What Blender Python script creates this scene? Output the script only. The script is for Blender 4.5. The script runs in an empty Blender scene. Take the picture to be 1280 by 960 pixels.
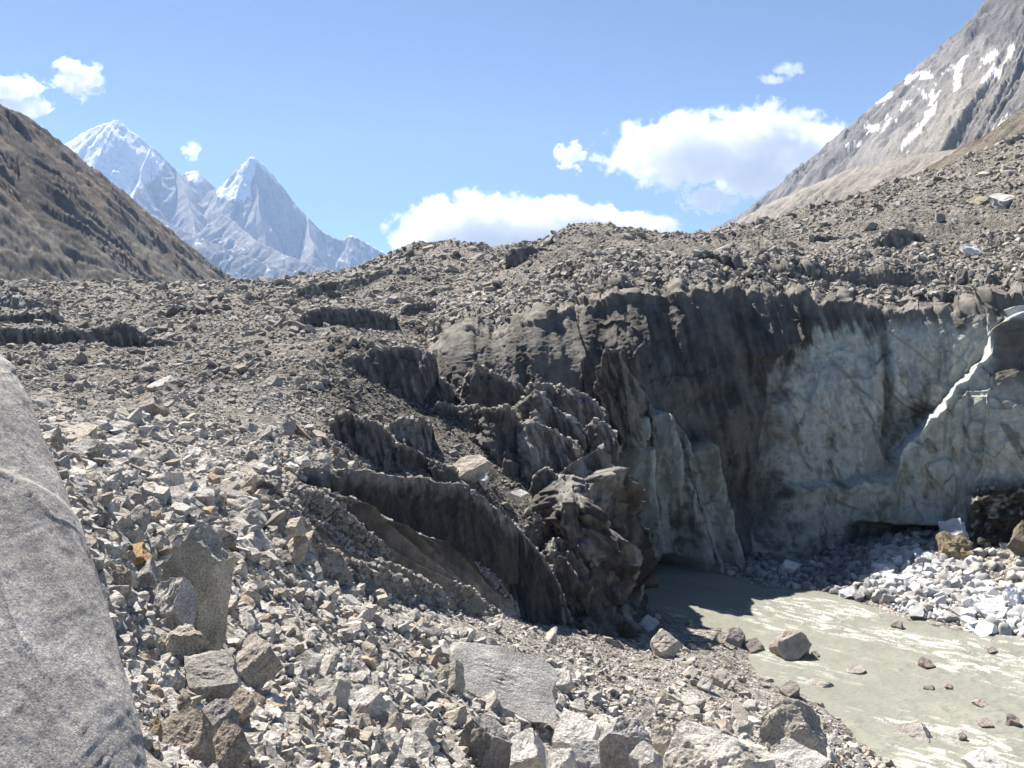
import bpy, bmesh, math, random
import numpy as np
rng = np.random.default_rng(11)
random.seed(5)
SC = bpy.context.scene
COL = SC.collection
F, U0, V0, CZ = 1150.0, 640.0, 420.0, 20.0      # photograph calibration: focal length and horizon in its pixels, eye height above the river
DET = 1.0

# ------------------------------------------------------------------ noise
def _hash(ix, iy, iz, seed):
    h = (ix.astype(np.uint32) * np.uint32(374761393) + iy.astype(np.uint32) * np.uint32(668265263)
         + iz.astype(np.uint32) * np.uint32(2147483647) + np.uint32(seed * 974711 & 0xffffffff))
    h = (h ^ (h >> np.uint32(13))) * np.uint32(1274126177)
    h = (h ^ (h >> np.uint32(16))) * np.uint32(2246822519)
    return h ^ (h >> np.uint32(15))
def _grad(ix, iy, iz, fx, fy, fz, seed):
    h = _hash(ix, iy, iz, seed)
    a = (h & np.uint32(1023)).astype(np.float32) / 1023.0 * 2 - 1
    b = ((h >> np.uint32(10)) & np.uint32(1023)).astype(np.float32) / 1023.0 * 2 - 1
    c = ((h >> np.uint32(20)) & np.uint32(1023)).astype(np.float32) / 1023.0 * 2 - 1
    return a * fx + b * fy + c * fz
def perlin(x, y, z=None, seed=0):
    x = np.asarray(x, np.float64); y = np.asarray(y, np.float64)
    sh = np.broadcast(x, y).shape
    x = np.broadcast_to(x, sh).ravel(); y = np.broadcast_to(y, sh).ravel()
    z = np.full_like(x, 0.37) if z is None else np.broadcast_to(np.asarray(z, np.float64), sh).ravel()
    out = np.empty(x.shape, np.float32)
    with np.errstate(over='ignore'):
        for i in range(0, len(x), 400000):
            s = slice(i, i + 400000)
            fx, fy, fz = np.floor(x[s]), np.floor(y[s]), np.floor(z[s])
            ix, iy, iz = fx.astype(np.int64), fy.astype(np.int64), fz.astype(np.int64)
            px, py, pz = [(a - b).astype(np.float32) for a, b in ((x[s], fx), (y[s], fy), (z[s], fz))]
            u, v, w = [t * t * t * (t * (t * 6 - 15) + 10) for t in (px, py, pz)]
            def g(a, b, c): return _grad(ix + a, iy + b, iz + c, px - a, py - b, pz - c, seed)
            l = lambda a, b, t: a + (b - a) * t
            out[s] = l(l(l(g(0,0,0), g(1,0,0), u), l(g(0,1,0), g(1,1,0), u), v),
                       l(l(g(0,0,1), g(1,0,1), u), l(g(0,1,1), g(1,1,1), u), v), w)
    return (out * 1.35).reshape(sh)
def fbm(x, y, z=None, oct=4, gain=.5, seed=0):
    t, a, f = 0, 1.0, 1.0
    for k in range(oct):
        t = t + a * perlin(x * f, y * f, None if z is None else z * f, seed + k * 7); a *= gain; f *= 2.03
    return t
def ridged(x, y, z=None, oct=3, gain=.5, seed=0):
    t, a, f = 0, 1.0, 1.0
    for k in range(oct):
        t = t + a * (1 - 2 * np.abs(perlin(x * f, y * f, None if z is None else z * f, seed + k * 7))); a *= gain; f *= 2.07
    return t
def sstep(a, b, x):
    t = np.clip((x - a) / (b - a), 0, 1); return t * t * (3 - 2 * t)
def lerp(a, b, t): return a + (b - a) * t
def mixc(a, b, t): return a + (b - a) * t[..., None]

def facets(a, t, seed=0):
    """broken plates: every cell of a jittered lattice is one tilted plane"""
    sh = np.broadcast(a, t).shape; a = np.broadcast_to(a, sh); t = np.broadcast_to(t, sh)
    ia, it = np.floor(a), np.floor(t); best = np.full(sh, 1e9); out = np.zeros(sh)
    with np.errstate(over='ignore'):
        for i in (-1, 0, 1):
            for j in (-1, 0, 1):
                h = _hash((ia + i).astype(np.int64), (it + j).astype(np.int64), np.zeros(sh, np.int64) + 3, seed)
                r1, r2, r3 = [((h >> np.uint32(k)) & np.uint32(1023)).astype(np.float32) / 1023.0 for k in (0, 10, 20)]
                h2 = _hash((ia + i).astype(np.int64), (it + j).astype(np.int64), np.zeros(sh, np.int64) + 8, seed)
                g1, g2 = [((h2 >> np.uint32(k)) & np.uint32(1023)).astype(np.float32) / 511.5 - 1 for k in (0, 10)]
                da = a - ia - i - r1; dt = t - it - j - r2; d = da * da + dt * dt
                m = d < best; best = np.where(m, d, best); out = np.where(m, (r3 - .5) + .8 * (g1 * da + g2 * dt), out)
    return out

def P(u, v, D): return np.array([(u - U0) / F * D, D, CZ - (v - V0) / F * D])

# ------------------------------------------------------------------ materials
def nodes(m):
    m.use_nodes = True; t = m.node_tree; t.nodes.clear(); return t, t.nodes, t.links
def stone_mat(name, scale=1.0, rough=.9, spec=.25, speck=.35, mott=.35, bump=.5, streak=0.0, bdist=.05, pebble=None):
    """rock, gravel and dirty ice: the mesh's own colour (attribute tint) broken by mottling, mineral specks and fine relief"""
    m = bpy.data.materials.new(name); t, N, L = nodes(m)
    out = N.new('ShaderNodeOutputMaterial'); b = N.new('ShaderNodeBsdfPrincipled'); L.new(b.outputs[0], out.inputs[0])
    b.inputs['Roughness'].default_value = rough; b.inputs['Specular IOR Level'].default_value = spec
    at = N.new('ShaderNodeAttribute'); at.attribute_name = 'tint'
    oi = N.new('ShaderNodeObjectInfo')
    m0 = N.new('ShaderNodeMix'); m0.data_type = 'RGBA'; m0.blend_type = 'MULTIPLY'; m0.inputs[0].default_value = 1
    L.new(at.outputs['Color'], m0.inputs[6]); L.new(oi.outputs['Color'], m0.inputs[7])
    ge = N.new('ShaderNodeNewGeometry')
    def noise(sc, det, rgh=.6, vec=None):
        n = N.new('ShaderNodeTexNoise'); n.inputs['Scale'].default_value = sc; n.inputs['Detail'].default_value = det; n.inputs['Roughness'].default_value = rgh
        L.new(vec or ge.outputs['Position'], n.inputs['Vector']); return n.outputs[0]
    def ramp(src, a, b_, lo, hi):
        r = N.new('ShaderNodeMapRange'); r.inputs[1].default_value = a; r.inputs[2].default_value = b_; r.inputs[3].default_value = lo; r.inputs[4].default_value = hi
        L.new(src, r.inputs[0]); return r.outputs[0]
    def mul(a, b_):
        n = N.new('ShaderNodeMath'); n.operation = 'MULTIPLY'; L.new(a, n.inputs[0]); L.new(b_, n.inputs[1]); return n.outputs[0]
    f1 = ramp(noise(1.6 * scale, 8, .62), .3, .7, 1 - mott, 1 + mott)
    f2 = ramp(noise(22 * scale, 6, .75), .38, .62, 1 - speck, 1 + speck)
    f = mul(f1, f2)
    if streak:
        mp = N.new('ShaderNodeMapping'); mp.inputs['Scale'].default_value = (1.9, 1.9, .16); L.new(ge.outputs['Position'], mp.inputs[0])
        f = mul(f, ramp(noise(1.3 * scale, 7, .65, mp.outputs[0]), .32, .68, 1 - streak, 1 + streak))
    sm = N.new('ShaderNodeVectorMath'); sm.operation = 'SCALE'; L.new(m0.outputs[2], sm.inputs[0]); L.new(f, sm.inputs[3])
    L.new(sm.outputs[0], b.inputs['Base Color'])
    bp = N.new('ShaderNodeBump'); bp.inputs['Strength'].default_value = bump; bp.inputs['Distance'].default_value = bdist
    peb = []
    for sc in pebble or ():
        vo = N.new('ShaderNodeTexVoronoi'); vo.inputs['Scale'].default_value = sc; L.new(ge.outputs['Position'], vo.inputs['Vector'])
        se = N.new('ShaderNodeSeparateColor'); L.new(vo.outputs['Color'], se.inputs[0])
        sm2 = N.new('ShaderNodeVectorMath'); sm2.operation = 'SCALE'; L.new(sm.outputs[0], sm2.inputs[0]); L.new(ramp(se.outputs[0], 0, 1, .62, 1.45), sm2.inputs[3]); sm = sm2
        peb.append(ramp(vo.outputs['Distance'], 0, .7, .9, 0))
    L.new(sm.outputs[0], b.inputs['Base Color'])
    ad = N.new('ShaderNodeMath'); ad.operation = 'ADD'; L.new(noise(6 * scale, 9, .65), ad.inputs[0]); L.new(noise(28 * scale, 5, .7), ad.inputs[1])
    hgt = ad.outputs[0]
    for p_ in peb:
        a2 = N.new('ShaderNodeMath'); a2.operation = 'ADD'; L.new(hgt, a2.inputs[0]); L.new(p_, a2.inputs[1]); hgt = a2.outputs[0]
    L.new(hgt, bp.inputs['Height']); L.new(bp.outputs[0], b.inputs['Normal'])
    return m
M_ROCK = stone_mat('granite', .62, .88, .3, .34, .26, .9, 0, .08)
M_NEAR = stone_mat('coarse_granite', 1.5, .85, .3, .48, .30, 1.0, 0, .05)
M_GRAVEL = stone_mat('gravel', .9, .93, .2, .4, .25, 1.0, 0, .12, (2.2, 6.0))
M_DIRTY = stone_mat('dirty_ice', .8, .75, .3, .28, .28, .8, .38, .10)
M_ICE = stone_mat('glacier_ice', .7, .68, .2, .22, .22, .9, .14, .14)
M_SNOWICE = stone_mat('ice_blocks', 1.2, .6, .4, .08, .12, .6, 0, .08)
M_FAR = stone_mat('mountain_rock', .012, .95, .1, .2, .2, .6, 0, 8.0)
M_HILL = stone_mat('hill_scree', .06, .95, .1, .3, .25, .9, 0, 2.0)

# ------------------------------------------------------------------ mesh building
def mesh_np(name, V, Fc, mat, tint=None, smooth=True):
    me = bpy.data.meshes.new(name)
    V = np.ascontiguousarray(V, np.float32); Fc = np.ascontiguousarray(Fc, np.int32); k = Fc.shape[1]
    me.vertices.add(len(V)); me.vertices.foreach_set('co', V.ravel())
    me.loops.add(Fc.size); me.loops.foreach_set('vertex_index', Fc.ravel())
    me.polygons.add(len(Fc)); me.polygons.foreach_set('loop_start', np.arange(0, Fc.size, k, dtype=np.int32))
    me.polygons.foreach_set('use_smooth', np.full(len(Fc), smooth))
    me.update(calc_edges=True)
    a = me.attributes.new('tint', 'FLOAT_COLOR', 'POINT')
    c = np.ones((len(V), 4), np.float32)
    if tint is not None: c[:, :3] = tint
    a.data.foreach_set('color', c.ravel())
    me.materials.append(mat)
    return me
def link(name, me, label=None, cat=None, kind=None, group=None, parent=None):
    o = bpy.data.objects.new(name, me); COL.objects.link(o)
    if label: o['label'] = label
    if cat: o['category'] = cat
    if kind: o['kind'] = kind
    if group: o['group'] = group
    if parent: o.parent = parent
    return o
def gridfaces(nr, nc, flip=False):
    i = np.arange(nr - 1)[:, None] * nc + np.arange(nc - 1)[None, :]
    f = np.stack([i, i + 1, i + nc + 1, i + nc], -1).reshape(-1, 4)
    return f[:, ::-1] if flip else f
def gridnormals(G):
    a = np.gradient(G, axis=1); b = np.gradient(G, axis=0)
    n = np.cross(a, b); return n / (np.linalg.norm(n, axis=-1, keepdims=True) + 1e-9)

# ------------------------------------------------------------------ terrain height field from surveyed points
LNS = .35
def tps_fit(pts, lam=2e-4):
    pts = np.array(pts, float)
    q = np.stack([np.arctan2(pts[:, 0], pts[:, 1]), LNS * np.log(np.hypot(pts[:, 0], pts[:, 1]))], 1)
    n = len(q); d = np.linalg.norm(q[:, None] - q[None], axis=-1)
    K = np.where(d > 0, d * d * np.log(d + 1e-12), 0) + lam * np.eye(n)
    Pm = np.c_[np.ones(n), q]; A = np.block([[K, Pm], [Pm.T, np.zeros((3, 3))]])
    w = np.linalg.solve(A, np.r_[pts[:, 2], 0, 0, 0]); return q, w
AZ = np.linspace(-1.8, 1.8, 700); LR = np.linspace(math.log(.4), math.log(1000), 500)
def tps_grid(fit):
    q, w = fit; n = len(q)
    a, b = np.meshgrid(AZ, LR * LNS); out = np.empty(a.size); a = a.ravel(); b = b.ravel()
    for i in range(0, a.size, 40000):
        s = slice(i, i + 40000)
        d2 = (a[s, None] - q[None, :, 0]) ** 2 + (b[s, None] - q[None, :, 1]) ** 2
        out[s] = (.5 * d2 * np.log(d2 + 1e-12)) @ w[:n] + w[n] + w[n + 1] * a[s] + w[n + 2] * b[s]
    return out.reshape(len(LR), len(AZ))
def gsample(G, az, lr):
    x = np.clip((az - AZ[0]) / (AZ[1] - AZ[0]), 0, len(AZ) - 1.001); y = np.clip((lr - LR[0]) / (LR[1] - LR[0]), 0, len(LR) - 1.001)
    i = x.astype(int); j = y.astype(int); fx = x - i; fy = y - j
    return (G[j, i] * (1 - fx) + G[j, i + 1] * fx) * (1 - fy) + (G[j + 1, i] * (1 - fx) + G[j + 1, i + 1] * fx) * fy

def px(l): return [P(*t) for t in l]
near_pts = [(x, y, z) for x, y, z in [(0,.5,18.4),(-2,.5,18.5),(2,.5,18.2),(0,-1,18.6),(-3,-2,19),(3,-2,18),(-3,3,18.3),(-2,5,17.7),(0,3,18.0),(2.5,3,17.3),
    (6,0,16),(12,3,12.5),(-6,2,19.5),(-14,4,21),(-9,10,18.7),(-20,16,21),(20,8,6),(14,14,7.5),(30,0,1),(32,18,.5),(24,26,1.0),(40,10,.8)]]
left_pts = px([(150,700,14),(120,600,20),(100,560,26),(60,540,28),(-150,560,25),(-400,520,30),(-150,500,45),(0,500,50),(280,610,30),(330,600,33),(250,585,36),
    (350,545,47),(300,555,42),(200,520,45),(100,520,45),(250,480,62),(120,470,65),(0,460,70),(-200,455,75),(400,480,65),(430,520,60),(400,560,49),
    (300,420,100),(200,440,85),(100,440,85),(0,430,90),(-200,430,95),(100,400,130),(0,400,130),(300,380,180),(-250,395,140),(200,385,170),(100,367,300),(200,366,310),(100,360,380),(200,361,380),(285,356,390),(0,360,380),(-300,358,380),
    (400,350,260),(340,360,300),(380,372,190),(480,334,235),(545,320,205),(600,326,190),(500,372,130),(600,362,120),(640,335,140),(450,345,230),(-600,470,60),(-900,430,60)])
low_pts = near_pts + left_pts[:16] + px([(300,960,11),(450,960,16),(200,960,8.2),(200,885,11),(330,880,14.5),(250,790,16.5),(170,760,14),(160,830,11.5),(300,700,24),(350,655,30),
    (450,900,19),(450,800,26.5),(450,745,32),(400,715,32),(380,800,22),(570,765,40),(640,850,33),(640,910,28),(640,960,24.5),(640,800,40),(640,775,45),(715,788,54),(760,850,43),(760,900,37),
    (800,785,60),(800,805,56.5),(850,850,47),(850,955,31),(900,800,58.5),(930,835,54.8),(1000,872,50),(960,900,44),(900,905,42),(985,950,37),(1060,932,44),(1110,960,42),(1100,1000,38),(960,1020,30)])
def zz(u, v, D, z): p = P(u, v, D); return (p[0], p[1], z)
low_pts += [zz(1000,830,55,-.6), zz(1100,840,54,-.9), zz(1200,850,53,-.9), zz(1280,950,43,-.9), zz(1180,960,41.5,-.5), zz(1090,905,47,-.35), zz(1280,830,56,-.9), zz(1100,790,63,-.7), zz(960,790,62,-.5),
    zz(900,755,68.6,-.7), zz(860,735,73,-.8), zz(820,745,71,-.4), zz(1500,900,48,-.9), zz(1800,900,48,-.9), zz(1500,1100,34,-.9), zz(1000,750,70,-.5),
    zz(950,725,75,.1), zz(1050,708,79,.5), zz(1110,690,81,1.5), zz(1180,674,81,2.5), zz(1110,745,68.5,.5), zz(1180,758,66.5,.6), zz(1240,738,68.5,1.3), zz(1200,700,75,1.9), zz(1285,768,64.5,.5),
    zz(1285,700,72,2.7), zz(1285,792,61,.1), zz(1400,760,64,1.2), zz(1400,700,70,3), zz(1600,760,62,2.5), zz(1180,785,62,-.15), zz(860,715,82,-.8), zz(1000,700,95,-1), zz(1300,700,95,-1), zz(700,700,95,-1), zz(500,700,70,2),
    zz(1000,700,300,-1), zz(1500,700,150,-1), zz(400,600,70,8), zz(600,700,58,2), zz(1850,700,90,5)]
top_pts = near_pts + left_pts + px([(560,480,82),(600,500,86),(650,512,86),(700,522,85),(560,402,99),(600,394,99),(650,384,99),(700,368,97),(500,402,98),(450,440,76),(600,520,75),(600,565,66),(500,560,60),(700,560,72),(690,600,66),(640,640,60),(560,610,56),(450,610,46),(760,640,66),
    (740,352,93),(850,352,95),(960,345,96),(1110,355,96),(1280,352,92),(1450,330,85),(740,334,112),(860,332,115),(1000,310,120),(1150,282,120),(1280,262,115),(1450,230,105),
    (690,299,140),(740,292,146),(800,305,142),(870,308,152),(960,290,162),(1070,257,172),(1170,224,185),(1280,182,195),(1500,110,190),(1800,90,120)])
top_pts += [zz(u, 0, 700, z) for u, z in ((-300,36),(0,36),(300,36),(600,36),(900,42),(1200,60),(1600,70))] + [zz(u,0,330,z) for u, z in ((600,38),(900,46),(1200,66),(1500,95))]
G_LOW, G_TOP = tps_grid(tps_fit(low_pts)), tps_grid(tps_fit(top_pts))
BU = np.array([-900,0,100,200,320,370,450,570,640,715,745,790,860,940,1020,1110,1190,1250,1300,1400,1700,2500.])
BD = np.array([30,34,36,36,35,38,42,47,53,60,70,84,87,90,92,92,90,87,84,80,70,64.])
def boundary(X, Y):
    u = U0 + F * np.where(Y > 1, X / np.maximum(Y, 1), np.sign(X) * 3); return np.interp(u, BU, BD), u
def H(X, Y, detail=True):
    X = np.asarray(X, float); Y = np.asarray(Y, float)
    r = np.hypot(X, Y); az = np.arctan2(X, Y); lr = np.log(np.maximum(r, .41))
    lo, to = gsample(G_LOW, az, lr), gsample(G_TOP, az, lr)
    bd, u = boundary(X, Y)
    w = sstep(0, 4, Y - bd)
    z = lerp(lo, to, w)
    if detail:
        lim = lambda lam: np.clip(lam / (r * .010 + .02) - 1, 0, 1)
        ga = w * np.clip((r - 25) / 50, .35, 1)
        hum = fbm(X / 17, Y / 17, oct=2, seed=3) * 1.25 + (ridged(X / 9, Y / 9, oct=2, seed=9) - .4) * .8
        z = z + ga * hum * np.clip(r / 110, .3, 2.2) * (1 - .65 * sstep(700, 780, u) * sstep(116, 100, Y))
        sk_ = w * sstep(590, 680, u) * sstep(86, 92, Y) * sstep(138, 118, Y)
        xs = X + .35 * Y + 1.5 * fbm(X / 14, Y / 14, oct=2, seed=31)
        z = z + sk_ * lerp(.45, 1.4, sstep(100, 116, Y)) * (ridged(xs / 8.5, Y / 30, oct=3, gain=.55, seed=32) - .5)
        la = (1 - w) * np.clip((lo - .1) / 2.0, .42, 1) + w
        z = z + la * (perlin(X / 4.1, Y / 4.1, seed=21) * .30 * lim(4.1) * np.clip(r / 25, .3, 1) + perlin(X / 1.7, Y / 1.7, seed=22) * .16 * lim(1.7)
             + perlin(X / .7, Y / .7, seed=23) * .085 * lim(.7) + perlin(X / .3, Y / .3, seed=24) * .04 * lim(.3))
    return z
def raymarch(u, v, dmin=4, dmax=500, n=700):
    u = np.atleast_1d(np.asarray(u, float)); v = np.atleast_1d(np.asarray(v, float))
    D = np.geomspace(dmin, dmax, n)
    X = (u[:, None] - U0) / F * D; Z = CZ - (v[:, None] - V0) / F * D
    hit = Z < H(X, np.broadcast_to(D, X.shape), False)
    return np.where(hit.any(1), D[hit.argmax(1)], np.nan)

GRAVEL = np.array([.30, .285, .262]); PALE = np.array([.45, .435, .41]); MUD = np.array([.085, .076, .068])
def build_terrain():
    fine = np.radians(np.arange(-35, 35.01, .052 / DET)); a = np.r_[np.radians(np.arange(-100, -35, .7)), fine, np.radians(np.arange(35.6, 100, .7))]
    r = np.exp(np.arange(math.log(.5), math.log(900), .0078 / DET))
    A, R = np.meshgrid(a, r); X = R * np.sin(A); Y = R * np.cos(A); Z = H(X, Y)
    bd, u = boundary(X, Y); w = sstep(0, 3, Y - bd)
    n = fbm(X / 6, Y / 6, oct=3, seed=40)[..., None]
    t = np.broadcast_to(GRAVEL, X.shape + (3,)) * (1 + .25 * n)
    near = 1 - sstep(18, 60, R); t = mixc(t, PALE * .85 * (1 + .2 * n), near * .6)
    t = mixc(t, np.array([.185, .174, .158]) * (1 + .3 * n), w * sstep(40, 70, R) * .85)
    t = mixc(t, np.array([.175, .166, .152]) * (1 + .5 * fbm((X + .35 * Y) / 1.2, Y / 14, oct=4, gain=.6, seed=43))[..., None], sstep(600, 690, u) * sstep(84, 90, Y) * sstep(140, 112, Y))
    t = mixc(t, np.array([.13, .12, .108]) * np.ones(X.shape + (1,)), w * sstep(.15, .7, fbm(X / 22, Y / 22, oct=3, seed=41) + .4 * n[..., 0]) * .75)
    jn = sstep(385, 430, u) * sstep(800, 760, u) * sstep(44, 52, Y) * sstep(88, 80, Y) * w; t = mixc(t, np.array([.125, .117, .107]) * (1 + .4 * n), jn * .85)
    wet = (1 - w) * sstep(.16, -.1, Z) * sstep(30, 36, R)
    t = mixc(t, np.array([.20, .19, .155]) * np.ones(X.shape + (1,)), wet)
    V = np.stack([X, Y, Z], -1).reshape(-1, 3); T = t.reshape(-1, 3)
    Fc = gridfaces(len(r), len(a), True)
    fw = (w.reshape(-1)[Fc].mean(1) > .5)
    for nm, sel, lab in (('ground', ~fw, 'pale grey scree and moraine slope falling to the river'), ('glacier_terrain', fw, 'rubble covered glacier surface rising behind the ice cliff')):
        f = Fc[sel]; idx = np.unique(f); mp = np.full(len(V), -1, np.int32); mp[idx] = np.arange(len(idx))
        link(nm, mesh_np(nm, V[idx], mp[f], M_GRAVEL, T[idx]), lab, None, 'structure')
build_terrain()

# ------------------------------------------------------------------ rocks
def ico(sub):
    bm = bmesh.new(); bmesh.ops.create_icosphere(bm, subdivisions=sub, radius=1)
    V = np.array([v.co[:] for v in bm.verts]); Fc = np.array([[v.index for v in f.verts] for f in bm.faces]); bm.free(); return V, Fc
ICO = {k: ico(k) for k in (1, 2, 3, 4, 5, 6)}
def randrot(r):
    q = r.normal(size=4); q /= np.linalg.norm(q); w, x, y, z = q
    return np.array([[1-2*(y*y+z*z), 2*(x*y-z*w), 2*(x*z+y*w)], [2*(x*y+z*w), 1-2*(x*x+z*z), 2*(y*z-x*w)], [2*(x*z-y*w), 2*(y*z+x*w), 1-2*(x*x+y*y)]])
def rock_shape(seed, sub=3, cuts=11, lo=.5, hi=.85, rough=.075, planes=None, fine=.0, box=True):
    """an angular block: a ball cut by random fracture planes, roughened; fills the box -1..1"""
    r = np.random.default_rng(seed); V, Fc = ICO[sub]; V = V.copy() * 1.15
    pl = []
    if box:
        B = randrot(r); pl += [(B[i] * s, r.uniform(lo, hi) * .85) for i in range(3) for s in (-1, 1)]
    pl += [(lambda n: (n / np.linalg.norm(n), r.uniform(lo, hi)))(r.normal(size=3)) for _ in range(cuts)]
    for n, d in (planes or []): n = np.array(n, float); pl.append((n / np.linalg.norm(n), d))
    for _ in range(2):
        for n, d in pl:
            e = V @ n - d; V -= np.maximum(e, 0)[:, None] * n * .97
    nn = V / (np.linalg.norm(V, axis=1, keepdims=True) + 1e-9)
    V += nn * (rough * fbm(V[:, 0] * 1.8 + seed, V[:, 1] * 1.8, V[:, 2] * 1.8, oct=5, gain=.6, seed=seed % 97))[:, None]
    if fine: V += nn * (fine * ridged(V[:, 0] * 7 + seed, V[:, 1] * 7, V[:, 2] * 7, oct=3, seed=seed % 89))[:, None]
    c = (V.max(0) + V.min(0)) / 2; V = (V - c) / ((V.max(0) - V.min(0)) / 2)
    return V, Fc
PROTO = {1: [rock_shape(100 + i, 1, 3, .6, .95, .15, box=False) for i in range(14)],
         2: [rock_shape(200 + i, 2, 9, .6, .92, .10) for i in range(20)],
         3: [rock_shape(300 + i, 3, 11, .58, .92, .09) for i in range(20)],
         4: [rock_shape(400 + i, 4, 11, .56, .92, .09, fine=.016) for i in range(18)]}
PAL = np.array([[.52,.50,.47],[.44,.425,.40],[.56,.545,.52],[.37,.355,.335],[.45,.41,.35],[.27,.26,.245],[.38,.31,.24],[.49,.45,.39],[.33,.29,.25]])
PALW = np.array([.22,.2,.14,.13,.1,.08,.035,.065,.03]); PALW /= PALW.sum()
def pick_tint(n, r): return PAL[r.choice(len(PAL), n, p=PALW)] * r.uniform(.82, 1.12, (n, 1))
def scatter_mesh(pos, size, lod, tint, r, flat=(.5, .9)):
    Vs, Fs, Ts, off = [], [], [], 0
    for L in np.unique(lod):
        pr = PROTO[L]; which = r.integers(0, len(pr), len(lod))
        for k in range(len(pr)):
            ids = np.where((lod == L) & (which == k))[0]
            if not len(ids): continue
            V, Fc = pr[k]; n = len(ids)
            ang = r.uniform(0, 6.283, n); c, s = np.cos(ang), np.sin(ang)
            sc = size[ids, None] * np.stack([r.uniform(.7, 1.15, n), r.uniform(.7, 1.15, n), r.uniform(*flat, n)], 1) * .5
            W = V[None] * sc[:, None]
            tl = r.normal(0, .28, (n, 2)); W[..., 2] += W[..., 0] * tl[:, :1] + W[..., 1] * tl[:, 1:]
            W = np.stack([W[..., 0] * c[:, None] - W[..., 1] * s[:, None], W[..., 0] * s[:, None] + W[..., 1] * c[:, None], W[..., 2]], -1) + pos[ids, None]
            Vs.append(W.reshape(-1, 3)); Fs.append((Fc[None] + (np.arange(n) * len(V))[:, None, None] + off).reshape(-1, 3)); off += n * len(V)
            Ts.append(np.repeat(tint[ids], len(V), 0))
    return np.concatenate(Vs), np.concatenate(Fs), np.concatenate(Ts)
def proj(p): return U0 + F * p[..., 0] / p[..., 1], V0 - F * (p[..., 2] - CZ) / p[..., 1]

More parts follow.
